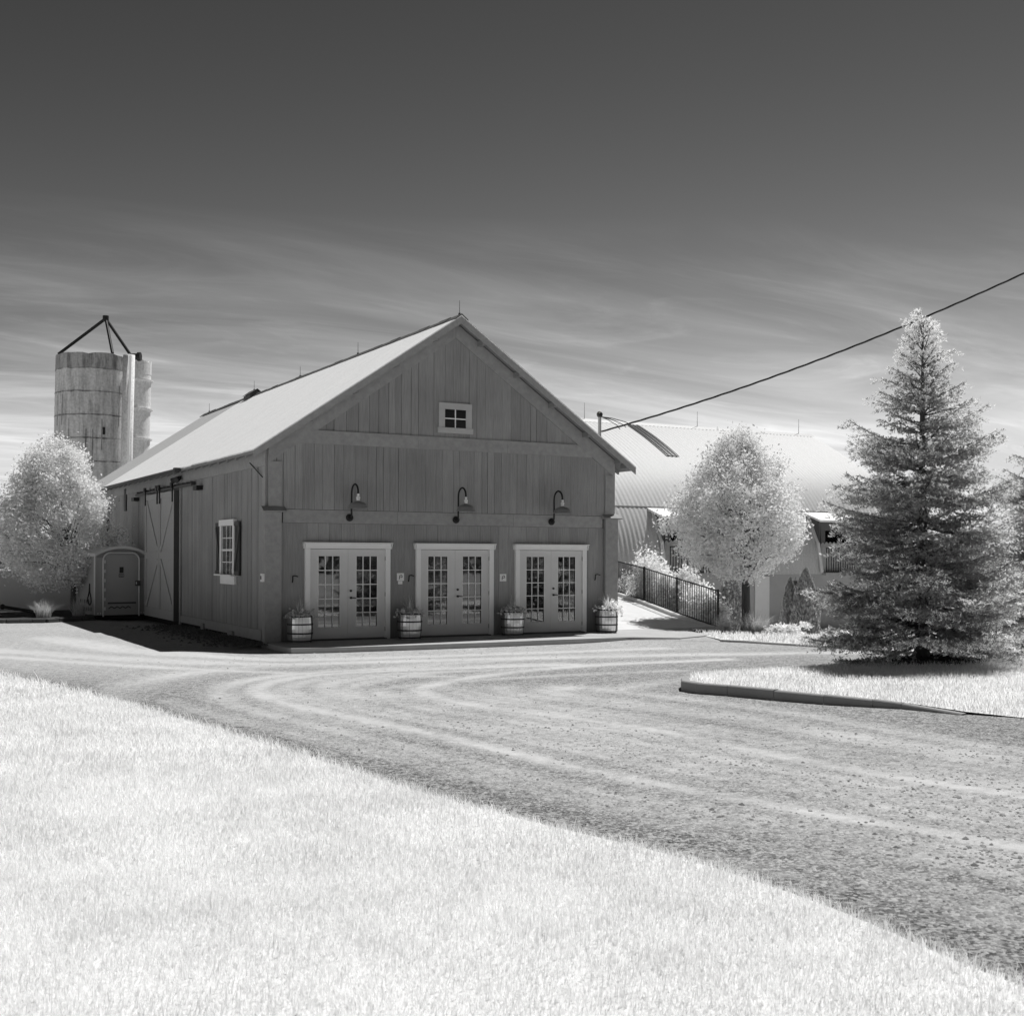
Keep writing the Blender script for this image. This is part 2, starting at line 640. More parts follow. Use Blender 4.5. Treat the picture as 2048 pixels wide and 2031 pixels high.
def thing(name, label, cat, loc, group=None):
    o = bpy.data.objects.new(name, None)
    COL.objects.link(o)
    o.location = loc
    ORG[o] = np.array(loc, float)
    return tag(o, label, cat, group)


def tag(o, label, cat, group=None):
    o['label'] = label
    o['category'] = cat
    if group:
        o['group'] = group
    return o


def struct(o, kind='structure', label=None):
    o['kind'] = kind
    if label:
        o['label'] = label
    return o


def copy_tree(o, parent=None):
    c = o.copy()
    COL.objects.link(c)
    if parent:
        c.parent = parent
    for ch in list(o.children):
        copy_tree(ch, c)
    return c


def unit(v):
    return v / (np.linalg.norm(v, axis=-1, keepdims=True) + 1e-9)


def quads(C, A, B):
    """quads centred on C spanned by half vectors A and B"""
    n = len(C)
    V = np.empty((n, 4, 3))
    V[:, 0] = C - A - B
    V[:, 1] = C + A - B
    V[:, 2] = C + A + B
    V[:, 3] = C - A + B
    return V.reshape(-1, 3), np.arange(n * 4).reshape(n, 4)


def diamonds(C, A, B):
    n = len(C)
    V = np.empty((n, 4, 3))
    V[:, 0] = C - A
    V[:, 1] = C - B * 1.0
    V[:, 2] = C + A
    V[:, 3] = C + B * 1.0
    return V.reshape(-1, 3), np.arange(n * 4).reshape(n, 4)


def leaves(C, size, rng, up=0.5):
    n = len(C)
    nrm = unit(rng.normal(size=(n, 3)) + np.array([0, 0, up]))
    a = unit(np.cross(nrm, rng.normal(size=(n, 3))))
    b = np.cross(nrm, a)
    s = size * rng.uniform(0.6, 1.35, (n, 1))
    return diamonds(C, a * s, b * s * 0.62)


def smooth01(x):
    x = np.clip(x, 0, 1)
    return x * x * (3 - 2 * x)


# ------------------------------------------------------------------ ground
def zground(x, y):
    """flat yard that falls away beyond its far right edge"""
    s = (x - 8.6) * 0.894 + (y + 2.2) * 0.447
    d = smooth01((s - 1.0) / 13.0) * smooth01((x - 8.5) / 3.0)
    # the yard lies a little below the slab along the barn front
    g = smooth01((x + 2.4) / 1.8) * (1 - smooth01((x - 6.5) / 3.0)) * smooth01((y + 6.0) / 3.2)
    return -0.95 * d - 0.085 * g


def px_line(pts, z=0.0):
    return np.array([onz(u, v, z)[:2] for u, v in pts])


def seg_dist(P, line):
    d = np.full(len(P), 1e9)
    for a, b in zip(line[:-1], line[1:]):
        ab = b - a
        t = np.clip(((P - a) @ ab) / (ab @ ab), 0, 1)
        d = np.minimum(d, np.linalg.norm(P - (a + t[:, None] * ab), axis=1))
    return d


def resample(line, n=60):
    line = np.array(line, float)
    t = np.r_[0, np.cumsum(np.linalg.norm(np.diff(line, axis=0), axis=1))]
    # Catmull-Rom style smoothing by repeated corner cutting
    for _ in range(3):
        q = [line[0]]
        for a, b in zip(line[:-1], line[1:]):
            q += [0.75 * a + 0.25 * b, 0.25 * a + 0.75 * b]
        q.append(line[-1])
        line = np.array(q)
    return line


GRASS_EDGE = resample(np.vstack([[[-12, 10.0], [-9.0, 4.0], [-7.0, -1.5]],
    px_line([(0, 1352), (200, 1396), (400, 1452), (600, 1512), (850, 1592), (1100, 1658), (1300, 1703),
             (1500, 1763), (1700, 1835), (1900, 1925), (2040, 1980)]),
    [[-3.40, -24.0], [-3.3, -27], [-3.2, -40], [-3.2, -70]]]))

def axis_pts(lo, hi, step, far, ratio=1.16):
    a = list(np.arange(lo, hi + 1e-6, step))
    s = step
    x = hi
    up = []
    while x < far:
        s *= ratio
        x += s
        up.append(x)
    s = step
    x = lo
    dn = []
    while x > -far:
        s *= ratio
        x -= s
        dn.append(x)
    return np.array(dn[::-1] + a + up)


gx = axis_pts(-8, 14, 0.09, 2500)
gy = axis_pts(-24, 0.5, 0.09, 2500)
GX, GY = np.meshgrid(gx, gy)
P2 = np.c_[GX.ravel(), GY.ravel()]
tracks = [
    ([(1150, 1328), (760, 1340), (590, 1352), (515, 1370), (515, 1388), (570, 1406), (650, 1422), (742, 1441), (900, 1475),
      (1134, 1528), (1300, 1565), (1455, 1590), (1610, 1621), (1803, 1652), (2048, 1692), (2300, 1740)], 0.16, 1.0),
    ([(1450, 1318), (1150, 1330), (960, 1350), (850, 1370), (840, 1388), (930, 1408), (1100, 1428), (1300, 1456), (1455, 1489),
      (1648, 1528), (1881, 1566), (2048, 1590), (2300, 1640)], 0.17, 0.95),
    ([(-200, 1290), (0, 1300), (250, 1318), (500, 1328), (900, 1318), (1400, 1308), (1700, 1304)], 0.28, 0.8),
    ([(-200, 1302), (0, 1312), (300, 1334), (600, 1346), (760, 1352), (900, 1352)], 0.15, 0.7),
    ([(100, 1275), (300, 1310), (700, 1312), (1100, 1300), (1300, 1294)], 0.30, 0.8),
    ([(620, 1400), (700, 1385), (850, 1366), (1100, 1350), (1360, 1340)], 0.13, 0.55),
    ([(430, 1390), (560, 1425), (700, 1460), (900, 1510), (1150, 1575), (1400, 1640), (1700, 1720), (2000, 1800)], 0.10, 0.35),
    ([(900, 1400), (1100, 1404), (1350, 1436), (1600, 1490), (1900, 1530), (2100, 1555)], 0.09, 0.4),
    ([(1000, 1480), (1250, 1520), (1500, 1560), (1750, 1615), (2048, 1660)], 0.09, 0.3),
]
base_tracks = [resample(px_line(t[0])) for t in tracks[:2]]
rt_ = np.random.default_rng(15)
extra = []
for ln in base_tracks:
    for off, wd, amp in ((0.36, 0.13, 0.7), (-0.44, 0.18, 0.7), (0.75, 0.16, 0.6), (1.15, 0.24, 0.65), (-0.95, 0.2, 0.6), (-1.35, 0.16, 0.45), (1.9, 0.26, 0.7), (2.5, 0.2, 0.55), (-1.9, 0.3, 0.5)):
        tg_ = np.gradient(ln, axis=0)
        tg_ /= np.linalg.norm(tg_, axis=1, keepdims=True)
        ph = rt_.uniform(0, 6.28)
        drift = off + 0.28 * np.sin(np.linspace(0, 5, len(ln)) + ph)
        k0 = int(len(ln) * rt_.uniform(0.0, 0.35))
        extra.append(((ln + np.c_[-tg_[:, 1], tg_[:, 0]] * drift[:, None])[k0:], wd, amp))
wear_and_light = np.zeros(len(P2))
near = (P2[:, 0] > -14) & (P2[:, 0] < 22) & (P2[:, 1] > -27) & (P2[:, 1] < 8)
Pn = P2[near]
wn_ = np.zeros(len(Pn))
for ln, wd, amp in [(resample(px_line(t[0])), t[1], t[2]) for t in tracks] + extra:
    wob = 0.86 + 0.26 * np.sin(Pn[:, 0] * 1.9 + 1.7 * np.sin(Pn[:, 1] * 1.3)) * np.sin(Pn[:, 1] * 2.3 + np.sin(Pn[:, 0] * 0.9))
    wn_ = np.maximum(wn_, 1.0 * amp * wob * np.exp(-(seg_dist(Pn, ln) / (wd * 1.35)) ** 1.8))
# light on grazing-seen stone tops painted in: paler with distance and towards the building
dcam = np.linalg.norm(Pn - CAM[:2], axis=1)
yard = 0.20 * smooth01((dcam - 8) / 12) + 0.40 * smooth01((Pn[:, 1] + 9) / 6)
dge = seg_dist(Pn, GRASS_EDGE)
yard -= 0.30 * np.exp(-(dge / 0.7) ** 2)  # loose coarse gravel, darker along the grass edge
wn_ = np.clip(wn_ + yard, 0, 1)
wear_and_light[near] = wn_
wear_and_light[~near] = 0.55
GZ = zground(P2[:, 0], P2[:, 1])
GZ[near] -= 0.008 * np.clip(wn_ - yard, 0, 1)
GZ[near] += 0.012 * np.exp(-(dge / 0.35) ** 2)
nx, ny = len(gx), len(gy)
ii = np.arange((ny - 1) * nx).reshape(ny - 1, nx)[:, :-1].ravel()
Fg = np.c_[ii, ii + 1, ii + 1 + nx, ii + nx]
struct(np_mesh('ground', np.c_[P2, GZ], Fg, M['ground'], attrs={'wear_and_light': wear_and_light}, smooth=True),
       label='pale gravel yard with curved tyre tracks')

# apron of concrete along the front of the barn
ap = [(-0.12, 0.0), (-0.14, -0.55), (-0.1, -2.0), (0.9, -2.15), (2.94, -2.22), (4.58, -2.22), (6.39, -2.14), (8.3, -2.2), (9.15, -2.9),
      (10.2, -2.5), (11.6, -1.3), (12.95, 0.35), (9.3, 0.35), (9.3, 0.0)]
struct(MB().prism([(x, y, -0.3) for x, y in ap], (0, 0, 0.325)).build('patio', M['apron']), label='concrete apron before the barn doors')

# ramp climbing along the right side of the barn
FENCE = np.array([(13.0, 0.5, -0.10), (13.3, 2.8, 0.20), (13.75, 5.1, 0.48), (14.9, 9.0, 0.76), (16.4, 13.0, 1.0)])
rl = np.array([(9.3, 0.355, 0.02), (9.3, 2.6, 0.26), (9.3, 5.0, 0.55), (9.3, 9.0, 0.85), (9.3, 14.0, 1.1)])
rr = FENCE + np.array([(-0.05, -0.15, 0.1), (0, 0, 0), (0, 0, 0), (0, 0, 0), (0, 0, 0)])
rr[0] = (12.95, 0.355, 0.0)
rb = MB()
for i in range(4):
    a, b, c, d = rl[i], rr[i], rr[i + 1], rl[i + 1]
    dn = np.array([0, 0, 1.6])
    rb.add([a, b, c, d, a - dn, b - dn, c - dn, d - dn], [(0, 1, 2, 3), (1, 5, 6, 2), (0, 3, 7, 4)])
struct(rb.build('ramp', M['concrete']), label='pale sloping path beside the barn')

# raised lawn in the foreground
def poly_fill(name, outline, z0, z1, m):
    mb = MB()
    mb.prism([(x, y, z0) for x, y in outline], (0, 0, z1 - z0))
    return mb.build(name, m)


lawn_poly = [tuple(p) for p in GRASS_EDGE] + [(-70, -70), (-70, 40), (-20, 40)]
struct(poly_fill('lawn', lawn_poly, -0.2, 0.022, M['lawn']), label='white foreground lawn')


def in_poly(P, poly):
    poly = np.array(poly)
    x, y = P[:, 0], P[:, 1]
    r = np.zeros(len(P), bool)
    j = len(poly) - 1
    for i in range(len(poly)):
        xi, yi = poly[i]
        xj, yj = poly[j]
        c = ((yi > y) != (yj > y)) & (x < (xj - xi) * (y - yi) / (yj - yi + 1e-12) + xi)
        r ^= c
        j = i
    return r


def blades(P, h, w, rng, lean=0.55):
    """two-segment grass blades as quads"""
    n = len(P)
    ang = rng.uniform(0, 2 * math.pi, n)
    d = np.c_[np.cos(ang), np.sin(ang), np.zeros(n)]
    sd = np.c_[-np.sin(ang), np.cos(ang), np.zeros(n)]
    ln = rng.uniform(0.05, lean, n)[:, None]
    h = h[:, None]
    w = w[:, None]
    p1 = P + d * h * ln * 0.35 + np.array([0, 0, 0.55]) * h
    p2 = P + d * h * ln * 1.0 + np.array([0, 0, 0.95]) * h
    V = np.empty((n, 6, 3))
    V[:, 0] = P - sd * w
    V[:, 1] = P + sd * w
    V[:, 2] = p1 + sd * w * 0.75
    V[:, 3] = p1 - sd * w * 0.75
    V[:, 4] = p2 + sd * w * 0.12
    V[:, 5] = p2 - sd * w * 0.12
    b = (np.arange(n) * 6)[:, None]
    F = np.concatenate([b + np.array([0, 1, 2, 3]), b + np.array([3, 2, 4, 5])], 1).reshape(-1, 4)
    return V.reshape(-1, 3), F


def scatter_lawn(poly, dmin, dmax, dens, rng, xr, yr):
    A = (xr[1] - xr[0]) * (yr[1] - yr[0])
    n = int(A * dens)
    P = np.c_[rng.uniform(*xr, n), rng.uniform(*yr, n)]
    u, v, z = projn(np.c_[P, np.zeros(n)])
    k = (z > dmin) & (z < dmax) & (u > -350) & (u < 2400) & (v < 2250)
    P = P[k]
    return P[in_poly(P, poly)]


rg = np.random.default_rng(3)
PV, HV, WV = [], [], []
for d0, d1, dens, hh, ww in [(3.6, 7.5, 7000, 0.040, 0.0019), (7.5, 11, 4200, 0.044, 0.0026), (11, 16, 2200, 0.05, 0.004), (16, 26, 1100, 0.055, 0.007)]:
    p = scatter_lawn(lawn_poly, d0, d1, dens, rg, (-16, -2), (-25, 6))
    PV.append(p)
    HV.append(hh * rg.uniform(0.5, 1.35, len(p)))
    WV.append(np.full(len(p), ww))
PG = np.vstack(PV)
HG = np.hstack(HV)
# tufts: clumpy height variation, and longer seed stalks along the edge
tuft = 0.75 + 0.5 * (np.sin(PG[:, 0] * 5.1 + np.sin(PG[:, 1] * 3.7) * 2) * np.sin(PG[:, 1] * 4.3 + np.sin(PG[:, 0] * 2.9) * 2) * 0.5 + 0.5)
dg = seg_dist(PG, GRASS_EDGE)
HG *= tuft * rg.choice([0.75, 1.0, 1.0, 1.35], len(HG)) * (1 + 0.45 * np.exp(-(dg / 0.15) ** 2))
tall = rg.random(len(PG)) < 0.004 + 0.01 * np.exp(-(dg / 0.12) ** 2)
HG[tall] *= 1.9
# thin patches
th = np.sin(PG[:, 0] * 1.7 + 1.3 * np.sin(PG[:, 1] * 1.1)) * np.sin(PG[:, 1] * 2.1 + np.sin(PG[:, 0] * 1.6))
keep = rg.random(len(PG)) < np.where(th > 0.55, 0.75, 1.0)
# a ragged border: some blades stand outside the turf
jit = rg.normal(0, 0.05, (len(PG), 2)) * (dg < 0.2)[:, None]
PG = PG + jit
PG, HG, WG = PG[keep], HG[keep], np.hstack(WV)[keep]
V, F = blades(np.c_[PG, np.full(len(PG), 0.02)], HG, WG, rg, 0.9)
struct(np_mesh('grass', V, F, M['blade']), 'stuff', 'bright infrared grass blades of the foreground lawn')

# island with the spruces
isl_top = [(1363, 1362), (1393, 1368.3), (1455, 1374), (1548, 1384.5), (1610, 1390.5), (1687, 1397.5), (1764, 1404.7)]
isl_bot = [(1363, 1381.4), (1393, 1386.5), (1455, 1391), (1548, 1400), (1648, 1408.5), (1745, 1414.3), (1803, 1417.5), (1925, 1430)]
front = px_line(isl_bot)
ISL = [tuple(p) for p in front] + [tuple(p) for p in px_line([(2048, 1436), (2300, 1450)])] + \
      [(9.0, -19.0), (16, -18), (20, -14), (18, -10.5), (11, -9.8), (7, -10.0), (5.2, -10.4), (4.1, -10.55), (3.3, -11.0), (2.78, -11.42)]
ISLS = ISL
# kerb: pale concrete, dying into the ground to the right
kb = MB()
kpts = [ISL[-3], ISL[-2], ISL[-1]] + [tuple(p) for p in front]
kh = [0.05, 0.11, 0.14, 0.145, 0.145, 0.142, 0.14, 0.13, 0.10, 0.07, 0.015]
cen = np.array([6.0, -13.0])
inn = []
for i, p in enumerate(kpts):
    a = np.array(kpts[max(i - 1, 0)])
    b = np.array(kpts[min(i + 1, len(kpts) - 1)])
    t = (b - a) / np.linalg.norm(b - a)
    n = np.array([-t[1], t[0]])
    if n @ (cen - np.array(p)) < 0:
        n = -n
    inn.append(np.array(p) + n * 0.13)
rk = random.Random(5)
for i in range(len(kpts) - 1):
    A, B = np.array(kpts[i]), np.array(kpts[i + 1])
    A2, B2 = inn[i], inn[i + 1]
    kn = max(1, int(np.linalg.norm(B - A) / 0.55))
    for j in range(kn):
        f0, f1 = j / kn, (j + 1) / kn - 0.012
        ch = rk.uniform(-0.006, 0.006)
        a, b, a2, b2 = A + (B - A) * f0, A + (B - A) * f1, A2 + (B2 - A2) * f0, A2 + (B2 - A2) * f1
        h0, h1 = kh[i] + (kh[i + 1] - kh[i]) * f0 + ch, kh[i] + (kh[i + 1] - kh[i]) * f1 + ch
        a3, b3 = a + (a2 - a) * 0.12, b + (b2 - b) * 0.12
        q = [(*a, -0.1), (*b, -0.1), (*b2, -0.1), (*a2, -0.1), (*a, h0 - 0.014), (*b, h1 - 0.014), (*b2, h1), (*a2, h0), (*a3, h0), (*b3, h1)]
        kb.add(q, [(0, 1, 5, 4), (4, 5, 9, 8), (8, 9, 6, 7), (3, 7, 6, 2), (0, 4, 8, 7, 3), (1, 2, 6, 9, 5)])
struct(kb.build('kerb', M['oldconcrete']), label='low concrete kerb of the spruce island')


def zisl(P):
    """turf height of the island: kerb height at the nose, grade at the right, a small mound at the trunk"""
    ln = np.array(front)
    hgt = np.interp(P[:, 1], [-17.0, -16.0, -15.4, -14.6, -13.5, -12, -11], [0.015, 0.02, 0.05, 0.09, 0.13, 0.14, 0.13])
    e = seg_dist(P, np.array([*ISL, ISL[0]]))
    m = 0.08 * np.exp(-(np.linalg.norm(P - np.array([8.19, -11.1]), axis=1) / 1.1) ** 2)
    far = 1 - smooth01((P[:, 1] + 11.0) / 0.6) * 0.8
    return hgt * far + m * smooth01(e / 0.4)


gxx = np.arange(2.4, 20.2, 0.2)
gyy = np.arange(-19.2, -9.6, 0.2)
IX, IY = np.meshgrid(gxx, gyy)
IP = np.c_[IX.ravel(), IY.ravel()]
ins = in_poly(IP, [tuple(p) for p in ISL])
# triangulated sheet: ring of the outline plus interior points through a delaunay fill
from mathutils.geometry import delaunay_2d_cdt
ring = np.vstack([np.array(inn[2:]), np.array(ISL[len(front):-1])])
ringp = [Vector(p) for p in ring]
eint = seg_dist(IP, np.vstack([ring, ring[:1]]))
inner = IP[in_poly(IP, ring) & (eint > 0.1)]
vv, ee, ff, *_ = delaunay_2d_cdt(ringp + [Vector(p) for p in inner], [], [list(range(len(ringp)))], 1, 1e-4)
vv = np.array([(p.x, p.y) for p in vv])
zz = zisl(vv) - 0.012
isl = MB()
isl.v = [(x, y, z) for (x, y), z in zip(vv, zz)]
isl.f = [tuple(f) for f in ff]
isl.m = [0] * len(ff)
o = isl.build('lawn', M['lawn'], smooth=True)
struct(o, label='white lawn of the spruce island')
rg = np.random.default_rng(5)
n = 130000
P = np.c_[rg.uniform(2.4, 18.5, n), rg.uniform(-17, -9.8, n)]
k = in_poly(P, ring)
d1 = np.linalg.norm(P - np.array([8.19, -11.1]), axis=1)
k &= ~(d1 < 0.75)
P = P[k]
u, v, z = projn(np.c_[P, np.zeros(len(P))])
P = P[(u < 2900)]
V, F = blades(np.c_[P, zisl(P) - 0.01], 0.065 * rg.uniform(0.5, 1.4, len(P)), np.full(len(P), 0.006), rg, 0.8)
struct(np_mesh('grass', V, F, M['blade']), 'stuff', 'bright grass blades of the spruce island')

# mulch ring under the spruce
rg = np.random.default_rng(9)
n = 1500
a = rg.uniform(0, 2 * math.pi, n)
r = 1.0 * np.sqrt(rg.random(n))
P = np.c_[8.19 + r * np.cos(a), -11.15 + r * np.sin(a) * 0.9]
C = np.c_[P, zisl(P) + 0.02]
V, F = leaves(C, 0.06, rg, 1.5)
struct(np_mesh('mulch', V, F, M['soil']), 'stuff', 'dark mulch under the spruce')

# loose stones of the drive
def rocks(P, Z, s, rng, flat=0.55):
    n = len(P)
    base = np.array([(1, 0, 0), (0.3, 0.95, 0), (-0.8, 0.6, 0), (-0.8, -0.6, 0), (0.3, -0.95, 0), (0.1, 0.05, 1.0)])
    F0 = np.array([(0, 1, 5), (1, 2, 5), (2, 3, 5), (3, 4, 5), (4, 0, 5)])
    ang = rng.uniform(0, 6.28, n)
    V = np.empty((n, 6, 3))
    sc = s[:, None] * rng.uniform(0.6, 1.3, (n, 6))
    bx = base[:, 0] * np.cos(ang)[:, None] - base[:, 1] * np.sin(ang)[:, None]
    by = base[:, 0] * np.sin(ang)[:, None] + base[:, 1] * np.cos(ang)[:, None]
    V[:, :, 0] = P[:, 0, None] + bx * sc
    V[:, :, 1] = P[:, 1, None] + by * sc
    V[:, :, 2] = Z[:, None] + base[:, 2] * sc * flat - 0.003
    F = (np.arange(n) * 6)[:, None, None] + F0
    return V.reshape(-1, 3), F.reshape(-1, 3)


rg = np.random.default_rng(21)
n = 330000
P = np.c_[rg.uniform(-7, 9, n), rg.uniform(-24, -3, n)]
u, v, z = projn(np.c_[P, np.zeros(n)])
dens = np.clip(1.25 * np.exp(-(np.maximum(z, 5) - 5) / 3.2), 0.012, 1)
k = (z > 3.5) & (u > -200) & (u < 2300) & (rg.random(n) < dens)
P, z = P[k], z[k]
k = ~in_poly(P, lawn_poly) & ~in_poly(P, ISL)
P, z = P[k], z[k]
ww = np.zeros(len(P))
for pts, wd, amp in tracks[:2] + tracks[6:9]:
    ww = np.maximum(ww, amp * np.exp(-(seg_dist(P, resample(px_line(pts))) / wd) ** 2))
k = rg.random(len(P)) > ww * 0.95
P, z = P[k], z[k]
s = rg.gamma(2.6, 0.0030, len(P)) + 0.0035
s = np.minimum(s, np.where(z > 10, 0.022, 0.035))
V, F = rocks(P, np.zeros(len(P)), s, rg)
struct(np_mesh('gravel', V, F, M['pebble']), 'stuff', 'loose stones on the gravel drive')
# rubble and weeds along the foot of the side wall
n = 1600
P = np.c_[-0.08 - np.abs(rg.normal(0, 0.55, n)), rg.uniform(-0.6, 7.6, n)]
P = P[P[:, 0] > -1.9]
V, F = rocks(P, np.zeros(len(P)), rg.uniform(0.015, 0.06, len(P)), rg, 0.9)
struct(np_mesh('gravel', V, F, M['stone']), 'stuff', 'dark rubble along the foot of the side wall')


# ------------------------------------------------------------------ the barn
BW, BL, BR = 9.15, 17.2, 22.45            # width, main length, length with the rear addition
SL, EZ, OH = 0.679, 4.24, 0.45            # roof slope, eave height, overhang
XM = BW / 2


def zroof(x):                              # top of the roof above x
    return EZ + SL * (OH + min(x, BW - x))


barn = thing('barn', 'large dark timber barn with pale metal roof and three double doors', 'barn', (XM, 8.6, 0))
rb_ = random.Random(4)


def boards(mb, u0, u1, zlo, zhi, place, wmin=0.16, wmax=0.30, gap=(0.004, 0.013), t=(0.02, 0.03), apex=None):
    u = u0
    while u < u1 - 0.02:
        w = min(rb_.uniform(wmin, wmax), u1 - u)
        if u1 - u - w < 0.06:
            w = u1 - u
        g = rb_.uniform(*gap) if rb_.random() < 0.55 else rb_.uniform(0.001, 0.004)
        a, b = u + g / 2, u + w - g / 2
        d = rb_.uniform(*t)
        pl = [(a, zlo(a)), (b, zlo(b)), (b, zhi(b))]
        if apex is not None and a < apex < b:
            pl.append((apex, zhi(apex)))
        pl.append((a, zhi(a)))
        if min(zhi(a) - zlo(a), zhi(b) - zlo(b)) > 0.01:
            p3 = [np.array(place(x, 0.0, z)) for x, z in pl]
            e = np.array(place(0, d, 0)) - np.array(place(0, 0, 0))
            mb.prism(p3, e)
        u += w


fr = lambda u, d, z: (u, -d, z)
sd_ = lambda u, d, z: (-d, u, z)
zr = lambda x: zroof(x) - 0.14
# solid core behind the boards
core = MB()
core.prism([(0.0, 0.0, -0.1), (BW, 0.0, -0.1), (BW, 0.0, zr(BW)), (XM, 0.0, zr(XM)), (0.0, 0.0, zr(0))], (0, BR, 0))
core.build('wall_core', M['gap'], barn)
m = MB()
boards(m, 0.0, BW, lambda x: 2.98, lambda x: min(4.50, zr(x)), lambda u, d, z: (u, -0.045 - d, z), 0.15, 0.30)
boards(m, 0.5, BW - 0.5, lambda x: 4.60, zr, lambda u, d, z: (u, -0.045 - d, z), 0.15, 0.32, apex=XM)
m.box(0, BW, -0.045, -0.002, 2.98, 4.4)
m.prism([(0.3, -0.002, 4.4), (BW - 0.3, -0.002, 4.4), (XM, -0.002, zr(XM) - 0.1)], (0, -0.043, 0))
m.build('front_wall', M['wood'], barn)
m = MB()
boards(m, 0.3, BW - 0.3, lambda x: 0.03, lambda x: 2.67, lambda u, d, z: (u, -0.002 - d, z), 0.22, 0.36, gap=(0.003, 0.009))
m.build('lower_front_wall', M['wood'], barn)
# side wall of narrow boards
m = MB()
boards(m, 0.0, BL - 0.02, lambda y: 0.22, lambda y: 4.34, lambda u, d, z: (-0.002 - d, u, z), 0.09, 0.17, gap=(0.003, 0.009), t=(0.018, 0.026))
m.build('side_wall', M['wood'], barn)
m = MB()
boards(m, BL + 0.02, BR, lambda y: 0.1, lambda y: 4.34, lambda u, d, z: (-0.002 - d, u, z), 0.12, 0.2, gap=(0.004, 0.01), t=(0.018, 0.026))
boards(m, 0.0, BR, lambda y: 0.0, lambda y: 4.34, lambda u, d, z: (BW + 0.002 + d, u, z), 0.2, 0.3)
boards(m, 0.0, BW, lambda y: 0.0, zr, lambda u, d, z: (u, BR + 0.002 + d, z), 0.2, 0.3, apex=XM)
m.build('rear_wall', M['wood'], barn)

# trim of the front: beam over the doors, collar band, rake boards, posts
m = MB()
for a, b in ((0.34, 3.1), (3.104, 6.2), (6.204, BW - 0.34)):
    m.box(a, b, -0.052, -0.002, 2.675, 2.972)
m.build('door_beam', M['trimwood'], barn)
m = MB()
z0, z1 = 4.46, 4.765
for a, b in ((0.0, 3.6), (3.604, 6.0), (6.004, BW)):
    xa0 = max(a, 0.02)
    pl = []
    def lim(z):
        return XM - (zr(XM) - 0.30 - z) / SL
    la, lb = lim(z0), lim(z1)
    A0, A1 = (la, lb) if a == 0 else (a, a)
    B0, B1 = (BW - la, BW - lb) if b == BW else (b, b)
    m.prism([(A0, -0.076, z0), (B0, -0.076, z0), (B1, -0.076, z1), (A1, -0.076, z1)], (0, -0.028, 0))
m.build('collar_band', M['trimwood'], barn)
m = MB()
for s in (0, 1):
    X = lambda x: x if s == 0 else BW - x
    m.prism([(X(0.0), -0.077, zr(0) - 0.42), (X(0.0), -0.077, zr(0)), (X(XM - 0.003), -0.077, zr(XM)), (X(XM - 0.003), -0.077, zr(XM) - 0.36)], (0, -0.03, 0))
m.build('rake_board', M['trimwood'], barn)
for x0, x1 in ((0.0, 0.31), (BW - 0.31, BW)):
    m = MB()
    lo_, hi_ = (x0 - 0.09, x1 - 0.02) if x0 == 0 else (x0 + 0.02, x1 + 0.09)
    m.box(lo_, hi_, -0.125, -0.003, 0.0, 2.90)
    p = m.build('corner_post', M['trimwood'], barn)
    c = MB()
    zc0, zc1 = 2.903, 2.972
    a, b = lo_ - 0.07, hi_ + 0.09 if x0 == 0 else hi_ + 0.07
    if x0:
        a = lo_ - 0.09
    c.add([(a, -0.23, zc0), (b, -0.23, zc0), (b, -0.003, zc0), (a, -0.003, zc0),
           (a, -0.23, zc0 + 0.025), (b, -0.23, zc0 + 0.025), (b, -0.06, zc1 + 0.06), (a, -0.06, zc1 + 0.06),
           (b, -0.003, zc1 + 0.06), (a, -0.003, zc1 + 0.06)],
          [(0, 3, 2, 1), (0, 1, 5, 4), (4, 5, 6, 7), (7, 6, 8, 9), (2, 3, 9, 8), (1, 2, 8, 6, 5), (0, 4, 7, 9, 3)])
    c.build('post_cap', M['trimwood'], p)
    m = MB()
    zt = zr(x0 if x0 == 0 else BW) - 0.38
    m.box(x0 + (0 if x0 == 0 else 0.02), x1 - (0.02 if x0 == 0 else 0), -0.104, -0.077, 3.04, zt)
    m.build('corner_board', M['trimwood'], barn)
# trim of the side: base board, frieze, corner board
m = MB()
for a, b in ((0.24, 2.5), (2.51, 5.2), (5.21, 7.7)):
    m.box(-0.062, -0.028, a, b, 0.03 + 0.01 * a, 0.275)
m.build('base_board', M['trimwood'], barn)
m = MB()
m.box(-0.056, -0.028, 0.0, 12.0, 3.93, 4.30)
m.box(-0.056, -0.028, 12.004, BL, 3.93, 4.30)
m.box(-0.056, -0.028, 0.0, 0.2, 0.0, 3.926)
m.build('side_trim', M['trimwood'], barn)
m = MB()
for y in (5.2, 7.72):
    m = MB()
    m.box(-0.075, -0.03, y - 0.06, y + 0.06, -0.02, 3.92) if y > 6 else m.box(-0.11, -0.03, y - 0.13, y + 0.1, -0.04, 0.17)
    m.build('door_post' if y > 6 else 'footing', M['trimwood'] if y > 6 else M['oldconcrete'], barn)
m = MB()
m.box(-0.12, -0.03, 2.35, 2.75, -0.04, 0.13)
m.build('footing', M['oldconcrete'], barn)

# roof: two slopes of sheet metal with barge boards, soffits and lookouts
def slope(y0, y1, th, lift, left, mat_, name, jag=True):
    xa, xb = (-OH, XM) if left else (BW + OH, XM)
    za = EZ + lift
    zb = EZ + SL * (XM + OH) + lift
    rr_ = random.Random(3)
    # sheets lie side by side with slightly uneven ends
    mb = MB()
    y = y0
    k = 0
    while y < y1 - 0.01:
        w = min(0.76, y1 - y)
        e = rr_.uniform(-0.02, 0.03) if jag else 0
        xe = xa - e if left else xa + e
        ze = za - SL * e
        mb.prism([(xe, y, ze), (xb, y, zb), (xb, y, zb - th), (xe, y, ze - th)], (0, w - 0.002, 0))
        y += w
    return mb.build(name, mat_, barn)


